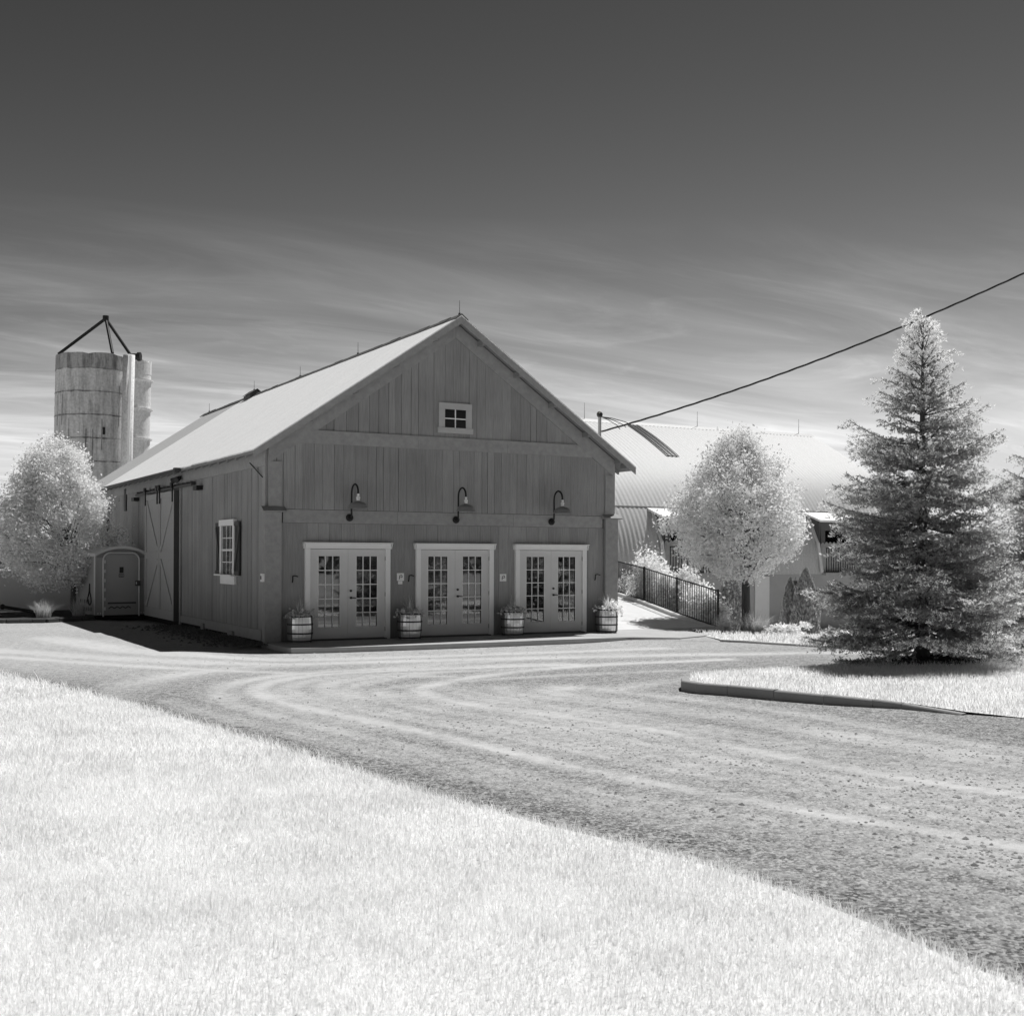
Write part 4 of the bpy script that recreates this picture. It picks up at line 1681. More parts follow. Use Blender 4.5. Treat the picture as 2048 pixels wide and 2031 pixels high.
def dormer(x0, w=1.95):
    yf = AY - 6.30
    d = MB()
    d.add([(x0 - 0.18, AY - 5.3, 3.82), (x0 + w + 0.18, AY - 5.3, 3.82), (x0 + w + 0.18, AY - 6.55, 3.40), (x0 - 0.18, AY - 6.55, 3.40),
           (x0 - 0.18, AY - 5.3, 3.74), (x0 + w + 0.18, AY - 5.3, 3.74), (x0 + w + 0.18, AY - 6.55, 3.32), (x0 - 0.18, AY - 6.55, 3.32)],
          [(0, 3, 2, 1), (4, 5, 6, 7), (0, 1, 5, 4), (1, 2, 6, 5), (2, 3, 7, 6), (3, 0, 4, 7)])
    ro = d.build('dormer', M['roof'], arch)
    c = MB()
    for xx in (x0, x0 + w - 0.06):
        ch = [(xx, AY + arc_at(1.3) + 0.1, 1.3), (xx, yf + 0.02, 1.3), (xx, yf, 3.40), (xx, AY - 4.9, 3.71)]
        ch = [(xx, yf, 1.25), (xx, yf, 3.40), (xx, AY - 5.35, 3.70), (xx, AY + arc_at(2.5), 2.5), (xx, AY + arc_at(1.6), 1.4)]
        c.prism(ch, (0.06, 0, 0))
    c.box(x0 + 0.06, x0 + 0.42, yf + 0.10, yf + 0.16, 1.25, 3.36)
    c.box(x0 + w - 0.42, x0 + w - 0.06, yf + 0.10, yf + 0.16, 1.25, 3.36)
    c.box(x0 + 0.42, x0 + w - 0.42, yf + 0.10, yf + 0.16, 3.0, 3.36)
    c.build('dormer_wall', M['greydark'], ro)
    tr = MB()
    lowp = (x0 - 0.03, AY + arc_at(1.35) - 0.06, 1.35)
    midp = (x0 - 0.03, AY + arc_at(2.5) - 0.05, 2.5)
    topp = (x0 - 0.03, AY + arc_at(3.6) - 0.04, 3.6)
    tr.bar(lowp, midp, 0.14, 0.06, (0, -1, 0.3))
    tr.bar(midp, topp, 0.14, 0.06, (0, -1, 0.4))
    tr.build('corner_trim', M['concrete'], ro)
    g = MB()
    g.box(x0 + 0.43, x0 + w - 0.43, yf + 0.11, yf + 0.13, 1.26, 2.99)
    g.build('balcony_door', M['glassdark'], ro)
    r = MB()
    yb = yf - 0.25
    r.box(x0 + 0.15, x0 + w - 0.05, yb - 0.02, yb + 0.02, 2.28, 2.32)
    r.box(x0 + 0.15, x0 + w - 0.05, yb - 0.02, yb + 0.02, 1.36, 1.40)
    k = x0 + 0.15
    while k < x0 + w - 0.05:
        r.box(k, k + 0.025, yb - 0.012, yb + 0.012, 1.40, 2.28)
        k += 0.125
    r.build('railing', M['black'], ro)
    fl = MB()
    fl.box(x0 + 0.1, x0 + w, yf - 0.30, yf + 0.1, 1.24, 1.33)
    fl.build('balcony_floor', M['stucco'], ro)


dormer(17.8, 2.1)  # shifted left: its dark cheek stands in for the dormer's cast shadow
dormer(25.35)
m = MB()
m.box(22.05, 22.75, AY - 6.40, AY - 6.365, -1.15, 1.2)
m.build('pale_pilaster', M['palepanel'], arch)
wz = onz  # noqa
m = MB()
xw = 23.75
m.box(xw, xw + 0.42, AY - 6.375, AY - 6.365, -0.05, 1.02)
wo_ = m.build('foundation_window', M['dark'], arch)
m = MB()
m.box(xw + 0.42, xw + 0.90, AY - 6.40, AY - 6.365, -0.05, 0.98)
m.build('shutter', M['stucco'], wo_)

# ------------------------------------------------------------------ silos behind the barn
def pt60(u, D=60.0):
    return CAM + (FW + RT * (u - 1024) / FPX) * D


def silo(name, label, u, D, r, zt, lean, m_, mtop, nb, zlow=0.0, group=None, hoops=True):
    c = pt60(u, D)
    t = thing(name, label, 'silo', (c[0], c[1], 0), group)
    n = 40
    b = MB()
    rows = [0.0] + list(np.arange(1, nb + 1) * (zt - 0.0) / nb)
    ln = np.array([RT[0], RT[1]]) * lean
    def ring(z, r_):
        return [(c[0] + ln[0] * z + r_ * math.cos(2 * math.pi * k / n), c[1] + ln[1] * z + r_ * math.sin(2 * math.pi * k / n), z) for k in range(n)]
    vs = ring(-0.3, r) + ring(zt - 0.75, r)
    fs = [(k, (k + 1) % n, n + (k + 1) % n, n + k) for k in range(n)]
    b.add(vs, fs)
    b.build('shell', m_, t, smooth=True)
    tp = MB()
    vs = ring(zt - 0.75, r + 0.012) + ring(zt, r + 0.012)
    rr_ = random.Random(2)
    vs = vs[:n] + [(x, y, z - (rr_.uniform(0, 0.05) if rr_.random() < 0.8 else rr_.uniform(0.05, 0.16))) for x, y, z in vs[n:]]
    vs += [(c[0] + ln[0] * zt + (x - c[0] - ln[0] * zt) * 0.93, c[1] + ln[1] * zt + (y - c[1] - ln[1] * zt) * 0.93, z) for x, y, z in vs[n:2 * n]]
    fs = [(k, (k + 1) % n, n + (k + 1) % n, n + k) for k in range(n)] + [(n + k, n + (k + 1) % n, 2 * n + (k + 1) % n, 2 * n + k) for k in range(n)]
    tp.add(vs, fs)
    tp.build('top_band', mtop, t)
    return t, c, ln


s1, c1, ln1 = silo('silo', 'stained concrete stave silo with pipe tripod on its open top', 177, 60, 1.78, 11.75, 0.020, M['silo'], M['silotop'], 6)
# joints between courses: stained bands
rr_ = random.Random(12)
for z in np.arange(11.75 - 0.78, 0.5, -1.13):
    h = MB()
    n = 48
    vs = []
    for zz_ in (z - 0.022, z + 0.022):
        for k in range(n):
            a = 2 * math.pi * k / n
            vs.append((c1[0] + ln1[0] * z + (1.79 + 0.01) * math.cos(a), c1[1] + ln1[1] * z + 1.80 * math.sin(a), zz_ + (rr_.uniform(-0.035, 0.02) if zz_ < z else rr_.uniform(-0.015, 0.015))))
    h.add(vs, [(k, (k + 1) % n, n + (k + 1) % n, n + k) for k in range(n)])
    h.build('course_joint', M['silojoint'], s1)
# vertical stave seams
h = MB()
for k in range(26):
    a = 2 * math.pi * (k + rr_.uniform(-0.2, 0.2)) / 26
    z0 = rr_.choice([1.0, 3, 5, 7, 8.2])
    z1 = min(11.0, z0 + rr_.uniform(1.0, 4.0))
    for z in np.arange(z0, z1, 0.5):
        cx_, cy_ = c1[0] + ln1[0] * z, c1[1] + ln1[1] * z
        w = rr_.uniform(0.006, 0.014)
        p = [(cx_ + 1.788 * math.cos(a + s_ * w), cy_ + 1.788 * math.sin(a + s_ * w), zz_) for s_, zz_ in ((-1, z), (1, z), (1, z + 0.5), (-1, z + 0.5))]
        h.add(p, [(0, 1, 2, 3)])
h.build('stave_seam', M['silojoint'], s1)
# chute up the side, with its ladder pipe
cc = pt60(247, 59.0)
h = MB()
h.tube([(cc[0] + ln1[0] * z, cc[1] + ln1[1] * z, z) for z in (0.0, 6.0, 11.7)], 0.28, 14)
h.build('chute', M['silopale'], s1, smooth=True)
h = MB()
cp = pt60(250, 58.5)
h.tube([(cp[0] + ln1[0] * z, cp[1] + ln1[1] * z, z) for z in (0.0, 6.0, 11.6)], 0.06, 8)
h.build('fill_pipe', M['white'], s1)
h = MB()
cv = pt60(204, 58.3)
d_ = (np.array([cv[0], cv[1]]) - c1[:2])
d_ /= np.linalg.norm(d_)
tv = np.array([-d_[1], d_[0]])
pc = c1[:2] + ln1 * 8 + d_ * 1.80
h.prism([(*(pc - tv * 0.05), 7.75), (*(pc + tv * 0.05), 7.75), (*(pc + tv * 0.05), 8.1), (*(pc - tv * 0.05), 8.1)], (d_[0] * 0.05, d_[1] * 0.05, 0))
h.build('hatch', M['black'], s1)
# tripod of pipes
ap_ = dep(211.5, 637, 60)
h = MB()
for u, v, D in ((117, 708, 60.3), (225, 706, 58.9), (262, 711, 60.2)):
    h = MB()
    h.tube([ap_, dep(u, v, D)], 0.075, 10)
    h.build('tripod_leg', M['black'], s1)
h = MB()
h.tube([ap_ + np.array([0, 0, -0.14]), ap_ + np.array([0, 0, 0.14])], [0.15, 0.15], 12)
h.build('tripod_head', M['black'], s1)
h = MB()
q = dep(268, 713, 60)
h.tube([q - RT * 0.26, q + RT * 0.18], 0.16, 12)
h.tube([q + RT * 0.18, q + RT * 0.34], 0.22, 12)
h.build('motor', M['black'], s1)

s2, c2, ln2 = silo('silo', 'paler concrete silo with ledged bands right of the stained silo', 253, 63, 1.04, 12.05, 0.015, M['silopale'], M['silopale'], 8)
for z in (11.0, 9.5, 7.95, 6.55, 5.1, 3.7):
    h = MB()
    n = 36
    prof = [(1.045, -0.10), (1.16, -0.02), (1.16, 0.03), (1.045, 0.05)]
    h.lathe(prof, (c2[0] + ln2[0] * z, c2[1] + ln2[1] * z, z), n, cap=False)
    h.build('ledge_band', M['silopale'], s2, smooth=False)

# ------------------------------------------------------------------ portable toilet
PX0, PX1, PY0, PY1 = -1.56, -0.30, 12.05, 13.75
PX0, PX1 = -1.60, -0.07
t = thing('portable_toilet', 'grey portable toilet with arched roof beside the sliding barn doors', 'portable toilet', (PX1, PY0, 0))
t.rotation_euler = (0, 0, R(8))
b_ = MB()
zc0 = 0.10
b_.box(PX0, PX1, PY0, PY1, zc0, 1.98)
for x in (PX0, PX1):
    b_.box(x - 0.02, x + 0.02, PY0 - 0.02, PY0 + 0.06, zc0, 1.96)
b_.build('cabin', M['plastic'], t)
b_ = MB()
b_.box(PX0 + 0.03, PX1 - 0.03, PY0 + 0.05, PY1 - 0.05, 0.0, 0.098)
b_.build('skid', M['black'], t)
b_ = MB()
sx_ = np.linspace(-1, 1, 17)
xm, hw = (PX0 + PX1) / 2, (PX1 - PX0) / 2 + 0.07
topz = [1.97 + 0.23 * (1 - abs(s_) ** 2.0) for s_ in sx_]
pl = [(xm + hw * s_, PY0 - 0.10, z) for s_, z in zip(sx_, topz)] + [(xm + hw * s_ * 0.985, PY0 - 0.10, z - 0.085) for s_, z in list(zip(sx_, topz))[::-1]]
b_.prism(pl, (0, PY1 - PY0 + 0.2, 0))
b_.build('arched_roof', M['plasticlight'], t)
b_ = MB()
pl = [(xm + (hw - 0.09) * s_, PY0 - 0.012, z - 0.09) for s_, z in zip(sx_, topz)] + [(PX1, PY0 - 0.012, 1.84), (PX0, PY0 - 0.012, 1.84)]
b_.prism(pl, (0, 0.06, 0))
b_.build('gable_panel', M['plasticdark'], t)
# pale arch of the door frame
w0, w1, zt_, rc = PX0 + 0.21, PX1 - 0.22, 1.99, 0.22
pts = [(w0, PY0 - 0.04, 0.06), (w0, PY0 - 0.04, zt_ - rc)]
for k in range(1, 7):
    g = math.pi / 2 * k / 6
    pts.append((w0 + rc - rc * math.cos(g), PY0 - 0.04, zt_ - rc + rc * math.sin(g)))
for k in range(0, 7):
    g = math.pi / 2 * k / 6
    pts.append((w1 - rc + rc * math.sin(g), PY0 - 0.04, zt_ - rc + rc * math.cos(g)))
pts += [(w1, PY0 - 0.04, 0.06)]
b_ = MB()
b_.tube(pts, 0.025, 8)
b_.build('door_frame', mat('pale_door_frame', 0.72, 0.5, namp=0.05), t)
b_ = MB()
b_.box(w0 + 0.03, w1 - 0.03, PY0 - 0.03, PY0 - 0.014, 0.16, zt_ - 0.06)
b_.box(w0 + 0.12, w1 - 0.08, PY0 - 0.038, PY0 - 0.031, 0.50, 1.02)
b_.box(w0 + 0.12, w1 - 0.08, PY0 - 0.038, PY0 - 0.031, 1.12, 1.78)
b_.bar((w0 + 0.2, PY0 - 0.039, 0.95), (w0 + 0.32, PY0 - 0.039, 0.62), 0.03, 0.006)
b_.bar((w1 - 0.2, PY0 - 0.039, 0.85), (w1 - 0.34, PY0 - 0.039, 0.60), 0.03, 0.006)
do_ = b_.build('door', M['plastic'], t)
b_ = MB()
for z in np.linspace(0.30, 1.72, 6):
    b_ = MB()
    b_.box(w0 + 0.02, w0 + 0.07, PY0 - 0.06, PY0 - 0.031, z - 0.05, z + 0.05)
    b_.build('hinge', M['plasticlight'], do_)
b_ = MB()
b_.box(w1 - 0.13, w1 + 0.03, PY0 - 0.07, PY0 - 0.04, 0.98, 1.14)
b_.build('latch', M['greydark'], do_)
b_ = MB()
b_.box(w1 - 0.115, w1 - 0.085, PY0 - 0.075, PY0 - 0.0705, 1.03, 1.10)
b_.build('latch_tab', M['white'], do_)
b_ = MB()
xs_ = (w0 + w1) / 2
b_.box(xs_ - 0.06, xs_ + 0.06, PY0 - 0.046, PY0 - 0.039, 1.38, 1.56)
for k, wd in enumerate((0.16, 0.19, 0.16)):
    for s_ in range(5):
        xx = xs_ - wd / 2 + wd * s_ / 5
        b_.box(xx, xx + wd / 5 * 0.7, PY0 - 0.044, PY0 - 0.039, 1.33 - 0.04 * k, 1.352 - 0.04 * k)
b_.build('door_sign', M['dark'], do_)
b_ = MB()
z = 0.47
b_.box(w0 + 0.14, w1 - 0.1, PY0 - 0.05, PY0 - 0.031, z - 0.03, z + 0.02)
for k in range(4):
    xx = w0 + 0.16 + k * 0.17
    b_.bar((xx, PY0 - 0.035, 0.30), (xx + 0.09, PY0 - 0.035, 0.36), 0.03, 0.012)
    b_.bar((xx + 0.09, PY0 - 0.035, 0.36), (xx + 0.17, PY0 - 0.035, 0.31), 0.03, 0.012)
b_.build('kick_plate', M['greydark'], do_)
b_ = MB()
for xx in (PX0 + 0.06, PX0 + 0.14, PX1 - 0.15, PX1 - 0.07):
    b_ = MB()
    b_.tube([(xx, PY0 - 0.03, 0.16), (xx, PY0 - 0.001, 0.16)], 0.02, 8)
    b_.build('bolt', M['white'], t)
# side: pale corner strips, vent slots, dark drop emblem and tally dots
b_ = MB()
b_.box(PX0 - 0.03, PX0 - 0.021, PY0 + 0.02, PY0 + 0.10, zc0, 1.93)
b_.box(PX1 - 0.02, PX1 + 0.03, PY0 - 0.03, PY0 - 0.021, zc0, 1.93)
b_.build('corner_strip', M['plasticlight'], t)
b_ = MB()
for k in range(2):
    yv = PY0 + 0.45 + 0.42 * k
    b_.box(PX0 - 0.012, PX0 - 0.001, yv, yv + 0.3, 1.66, 1.80)
b_.build('vent', M['plasticlight'], t)
b_ = MB()
yd = PY0 + 0.55
dr = [(yd, 1.05), (yd + 0.04, 0.80), (yd + 0.17, 0.60), (yd + 0.12, 0.45), (yd - 0.02, 0.40), (yd - 0.15, 0.48), (yd - 0.13, 0.62), (yd - 0.03, 0.80), (yd, 1.05)]
b_.tube([(PX0 - 0.012, y, z) for y, z in dr], 0.022, 6)
b_.build('drop_emblem', M['black'], t)
b_ = MB()
for r_ in range(2):
    for k in range(6):
        yy = PY0 + 0.4 + k * 0.2
        b_.box(PX0 - 0.008, PX0 - 0.001, yy, yy + 0.07, 0.22 + 0.22 * r_, 0.33 + 0.22 * r_)
b_.build('print_marks', M['greydark'], t)

# ------------------------------------------------------------------ retaining wall, planting bed and bar, left
t = thing('retaining_wall', 'dark grey concrete retaining wall behind the left tree', 'wall', (-7, 16.2, 0))
m = MB()
m.box(-16, -0.12, 16.0, 16.35, -0.3, 1.30)
m.build('wall', M['wallconcrete'], t)
m = MB()
m.box(-16, -0.12, 15.96, 16.39, 1.302, 1.40)
m.build('coping', M['wallconcrete'], t)
bk = MB()
bk.add([(-40, 16.36, 1.2), (-0.1, 16.36, 1.2), (-0.1, 26, 0.9), (-40, 30, 0.9), (-40, 60, 0.0), (3, 60, 0.0), (3, 26, 0.9), (-40, 16.36, -0.5), (-0.1, 16.36, -0.5)],
       [(0, 1, 2, 3), (3, 2, 6, 5, 4), (0, 7, 8, 1)])
struct(bk.build('terrain', M['bedturf']), label='grass bank behind the retaining wall')
bed = [(-4.9, 11.2), (-4.2, 10.5), (-3.2, 10.3), (-2.2, 10.9), (-1.75, 11.6), (-1.75, 15.9), (-5.2, 15.9)]
t = thing('planting_bed', 'low stone edged bed of dark soil under the left tree', 'bed', (-3.4, 13, 0))
m = MB()
m.prism([(x, y, -0.1) for x, y in bed], (0, 0, 0.2))
m.build('soil', M['soil'], t)
rr_ = random.Random(6)
m = MB()
for (xa, ya), (xb, yb) in zip(bed[:5] + [bed[-1]], bed[1:5] + [bed[5], bed[0]]):
    L_ = math.hypot(xb - xa, yb - ya)
    k = max(1, int(L_ / 0.32))
    for i in range(k):
        f0, f1 = i / k, (i + 0.93) / k
        a = np.array([xa + (xb - xa) * f0, ya + (yb - ya) * f0])
        b = np.array([xa + (xb - xa) * f1, ya + (yb - ya) * f1])
        nrm = np.array([-(yb - ya), xb - xa]) / L_ * 0.11
        h = rr_.uniform(0.08, 0.13)
        m.prism([(*(a - nrm), -0.05), (*(b - nrm), -0.05), (*(b + nrm), -0.05), (*(a + nrm), -0.05)], (0, 0, h + 0.05))
m.build('edging', M['greydark'], t)
t = thing('gate_bar', 'black metal bar with ball end low before the retaining wall', 'bar', (-4.0, 12.9, 0.0))
m = MB()
p0, p1 = dep(5, 1213, 36), dep(75, 1224, 36.0)
m.tube([p0, p1], 0.05, 10)
m.build('bar', M['black'], t)
m = MB()
m.lathe([(0.01, -0.085), (0.06, -0.06), (0.085, 0), (0.06, 0.06), (0.01, 0.085)], tuple(p0), 14)
m.build('ball_end', M['black'], t, smooth=True)
m = MB()
m.tube([p1 - (p1 - p0) * 0.08, np.array([p1[0] - 0.05, p1[1], 0.0])], 0.045, 8)
m.build('post', M['black'], t)

# ------------------------------------------------------------------ iron fence beside the ramp
t = thing('iron_fence', 'black iron picket fence stepping down beside the ramp', 'fence', tuple(FENCE[1]))
for i, p in enumerate(FENCE):
    m = MB()
    m.box(p[0] - 0.023, p[0] + 0.023, p[1] - 0.023, p[1] + 0.023, p[2] - 0.25, p[2] + 1.15)
    m.build('post', M['black'], t)
for a, b in zip(FENCE[:-1], FENCE[1:]):
    m = MB()
    for z in (0.10, 1.10):
        m.bar(a + np.array([0, 0, z]), b + np.array([0, 0, z]), 0.035, 0.03, (1, 0, 0))
    L_ = np.linalg.norm((b - a)[:2])
    k = int(L_ / 0.125)
    for i in range(1, k):
        q = a + (b - a) * i / k
        m.box(q[0] - 0.0075, q[0] + 0.0075, q[1] - 0.0075, q[1] + 0.0075, q[2] + 0.10, q[2] + 1.10)
    m.build('picket_panel', M['black'], t)
# low kerb under the fence and along the far edge of the yard
m = MB()
for a, b in zip(FENCE[:-1], FENCE[1:]):
    for off, w, h in ((-0.16, 0.14, 0.10),):
        d = (b - a)
        n = np.array([-d[1], d[0], 0]) / np.linalg.norm(d[:2])
        if n[0] > 0:
            n = -n
        q0, q1 = a + n * 0.05, b + n * 0.05
        m.prism([q0 + n * 0.0 - [0, 0, 0.3], q0 + n * w - [0, 0, 0.3], q0 + n * w + [0, 0, h], q0 + [0, 0, h]], d)
struct(m.build('kerb', M['concrete']), label='pale kerb at the foot of the iron fence')
fe = px_line([(1440, 1282.5), (1490, 1285), (1560, 1289.5), (1634, 1294), (1720, 1300), (1850, 1308), (2100, 1322)])
m = MB()
for a, b in zip(fe[:-1], fe[1:]):
    d = np.array([*(b - a), 0])
    n = np.array([-d[1], d[0], 0]) / np.linalg.norm(d)
    if n[0] < 0:
        n = -n
    q0 = np.array([*a, 0])
    m.prism([q0 - [0, 0, 0.2], q0 + n * 0.16 - [0, 0, 0.2], q0 + n * 0.16 + [0, 0, 0.045], q0 + [0, 0, 0.045]], d)
struct(m.build('kerb', M['concrete']), label='pale kerb along the far edge of the yard')
# turf beyond that kerb, sloping down to the arched barn
gx_ = np.arange(8, 46, 0.5)
gy_ = np.arange(-26, 17, 0.5)
TX, TY = np.meshgrid(gx_, gy_)
TP = np.c_[TX.ravel(), TY.ravel()]
fe2 = np.vstack([[[11.0, -0.9]], fe + np.array([0.12, 0.05]), [[13.5, -20]], [[46, -26]], [[46, 17]], [[14.3, 17]], [[15.3, 9.2]], [[14.2, 5.2]], [[13.6, 2.9]], [[13.2, 0.3]]])
TP = TP[in_poly(TP, fe2) & (seg_dist(TP, np.vstack([fe2, fe2[:1]])) > 0.15)]
vv, ee, ff, *_ = delaunay_2d_cdt([Vector(p) for p in fe2] + [Vector(p) for p in TP], [], [list(range(len(fe2)))], 1, 1e-4)
vv = np.array([(p.x, p.y) for p in vv])
m = MB()
m.v = [(x, y, z) for (x, y), z in zip(vv, zground(vv[:, 0], vv[:, 1]) + 0.03)]
m.f = [tuple(f) for f in ff]
m.m = [0] * len(ff)
struct(m.build('terrain', M['bedturf'], smooth=True), label='bright grass bank before the arched barn')
rg = np.random.default_rng(31)
n = 60000
P = np.c_[rg.uniform(9, 26, n), rg.uniform(-9, 10, n)]
P = P[in_poly(P, fe2)]
V, F = blades(np.c_[P, zground(P[:, 0], P[:, 1]) + 0.02], 0.09 * rg.uniform(0.5, 1.5, len(P)), np.full(len(P), 0.011), rg, 0.8)
struct(np_mesh('grass', V, F, M['blade']), 'stuff', 'grass of the bank before the arched barn')

# ------------------------------------------------------------------ service mast and overhead cable
mx, my = 9.42, 1.04
t = thing('service_mast', 'grey electric service mast on the right eave of the barn', 'mast', (mx + 0.02, my, 3.2))
m = MB()
m.tube([(mx, my, 2.6), (mx, my, 5.72)], 0.045, 10)
m.build('pipe', M['plasticdark'], t)
m = MB()
m.lathe([(0.05, -0.08), (0.075, -0.05), (0.085, 0.01), (0.05, 0.06), (0.01, 0.075)], (mx, my, 5.74), 14)
m.build('weatherhead', M['black'], t, smooth=True)
m = MB()
for k in (3.0, 3.9):
    m.box(BW + 0.03, mx + 0.05, my - 0.03, my + 0.03, k - 0.03, k + 0.03)
m.build('bracket', M['plasticdark'], t)
att = np.array([mx + 0.05, my - 0.05, 5.28])
m = MB()
hx = np.array([mx, my, 5.70])
c_end = dep(1222, 865, 31.9)
for k, (dx_, dz_) in enumerate(((0.35, -0.42), (0.24, -0.38), (0.42, -0.40))):
    q = att + (dep(1240 + 12 * k, 858 - 4 * k, 31.5) - att) * 1.0
    m.tube([hx + [0.06, 0, -0.03], hx + (q - hx) * 0.35 + [0.03, 0, 0.02], hx + (q - hx) * 0.75 + [0.06, 0, 0.02], q], 0.011, 6)
m.tube([(mx, my, 5.28), att], 0.02, 6)
m.build('service_loop', M['black'], t)
pole_p = np.array([20.8, -7.6])
end = np.array([pole_p[0], pole_p[1], 9.0])
# straightest line through the photographed points: fit the far end on the ray of the frame's edge
p_edge = dep(2048, 533, 29.0)
hv = (p_edge - att)
far = att + hv * 1.35
far[2] += 0.25
pole_p = far[:2]
N = 90
pts = []
for i in range(N + 1):
    s_ = i / N
    q = att + (far - att) * s_
    q = q - np.array([0, 0, 1.0]) * 0.9 * 4 * s_ * (1 - s_) * 0.5
    pts.append(q)
pts = np.array(pts)
t2 = MB()
hd = hv / np.linalg.norm(hv)
sdv = np.cross(hd, [0, 0, 1.0])
sdv /= np.linalg.norm(sdv)
upv = np.cross(sdv, hd)
fine = np.array([np.interp(np.linspace(0, N, 420), np.arange(N + 1), pts[:, i]) for i in range(3)]).T
for ph in (0, 2.09, 4.19):
    g = np.linspace(0, 62, 420) + ph
    t2.tube(fine + 0.014 * (np.cos(g)[:, None] * sdv + np.sin(g)[:, None] * upv), 0.0125, 5)
tag(t2.build('power_cable', M['black'], None, loc=tuple(att)), 'black twisted overhead cable from the barn mast across the sky', 'cable')
t = thing('utility_pole', 'wooden utility pole carrying the overhead cable beyond the spruces', 'pole', (far[0] + 0.12, far[1], 0))
m = MB()
m.tube([(far[0] + 0.14, far[1], -1.0), (far[0] + 0.14, far[1], far[2] + 1.2)], [0.16, 0.12], 14)
m.build('pole', M['bark'], t)
m = MB()
m.tube([(far[0], far[1], far[2]), (far[0] + 0.14, far[1], far[2])], 0.03, 8)
m.build('clamp', M['black'], t)

# ------------------------------------------------------------------ trees and shrubs
def leafy_tree(name, label, base, H, crown_c, crown_r, n_clump, leaf_n, leaf_size, seed, trunk_r, prof, group=None, inner=0.35, fork=None):
    """trunk, limbs reaching into the crown and leaf clumps filling an uneven envelope. prof: (height fraction, radius fraction)"""
    rng = np.random.default_rng(seed)
    base = np.array(base, float)
    t = thing(name, label, 'tree', tuple(base), group)
    cc_ = np.array(crown_c, float)
    z0, z1 = cc_[2] - crown_r[2], cc_[2] + crown_r[2]
    pf = np.array(prof)
    C = []
    while len(C) < n_clump:
        h = rng.random()
        rr = np.interp(h, pf[:, 0], pf[:, 1])
        if rng.random() > rr + 0.1:
            continue
        a = rng.uniform(0, 6.28)
        lump = 1 + 0.10 * math.sin(3 * a + 5 * h + seed) + 0.08 * math.sin(7 * a - 9 * h)
        q = (inner + (1 - inner) * rng.random() ** 0.55) * rr * lump
        C.append((cc_[0] + crown_r[0] * q * math.cos(a), cc_[1] + crown_r[1] * q * math.sin(a), z0 + (z1 - z0) * h))
    C = np.array(C)
    # limbs
    b = MB()
    fz = fork if fork else z0 + 0.15
    top = base.copy()
    top[2] = fz
    bend = np.array([rng.uniform(-0.03, 0.03), rng.uniform(-0.03, 0.03), 0])
    b.tube([base - [0, 0, 0.2], base + [0, 0, 0.05], base + (top - base) * 0.5 + bend, top + [0, 0, 0.1]], [trunk_r * 1.35, trunk_r * 1.15, trunk_r, trunk_r * 0.9], 12)
    leader = np.array([cc_[0], cc_[1], z0 + 0.78 * (z1 - z0)])
    lp = [top, top + (leader - top) * 0.35 + bend, top + (leader - top) * 0.7 - bend, leader]
    b.tube(lp, [trunk_r * 0.85, trunk_r * 0.6, trunk_r * 0.35, trunk_r * 0.1], 8)
    idx = rng.choice(len(C), min(90, len(C)), replace=False)
    for k in idx:
        e = C[k]
        hz = max(0, (e[2] - fz) / (leader[2] - fz))
        s_ = min(0.85, hz * rng.uniform(0.15, 0.6))
        st = top + (leader - top) * s_
        mid = st + (e - st) * 0.5 + np.array([0, 0, 0.12 * np.linalg.norm((e - st)[:2])]) + rng.normal(0, 0.05, 3)
        r0 = trunk_r * rng.uniform(0.14, 0.36)
        b.tube([st, st + (mid - st) * 0.5 + rng.normal(0, 0.02, 3), mid, e], [r0, r0 * 0.75, r0 * 0.5, 0.006], 5)
    b.build('trunk', M['bark'], t, smooth=True)
    # leaves
    per = int(leaf_n / n_clump)
    sig = rng.uniform(0.08, 0.19, n_clump)
    L = np.repeat(C, per, 0) + rng.normal(size=(n_clump * per, 3)) * np.repeat(sig, per)[:, None]
    V, F = leaves(L, leaf_size, rng, 0.35)
    np_mesh('crown', V, F, M['leaf'], t)
    return t


EGG = [(0.0, 0.18), (0.06, 0.48), (0.16, 0.80), (0.30, 1.0), (0.45, 0.97), (0.60, 0.84), (0.75, 0.62), (0.88, 0.38), (0.96, 0.20), (1.0, 0.08)]
tb = dep(1491, 1268, 34.5)
cen_ = dep(1477, 1012, 34.5)
leafy_tree('leafy_tree', 'white leaved egg-shaped tree standing between iron fence and spruce', (tb[0], tb[1], zground(tb[0], tb[1])), 6,
           (cen_[0], cen_[1], cen_[2] + 0.05), (1.90, 1.90, 2.0), 560, 56000, 0.044, 5, 0.125,
           EGG, fork=dep(1491, 1175, 34.5)[2])
EGG2 = [(0.0, 0.45), (0.08, 0.84), (0.2, 1.0), (0.34, 1.0), (0.5, 0.92), (0.66, 0.76), (0.8, 0.58), (0.9, 0.42), (0.97, 0.24), (1.0, 0.1)]
tb = dep(147, 1228, 37.5)
cen_ = dep(113, 1024, 37.5)
leafy_tree('leafy_tree', 'white leaved tree on the left beside the portable toilet', (tb[0], tb[1], 0.09), 6,
           (cen_[0], cen_[1], cen_[2]), (1.78, 1.78, 2.22), 540, 54000, 0.044, 8, 0.085, EGG2, fork=dep(147, 1165, 37.5)[2])


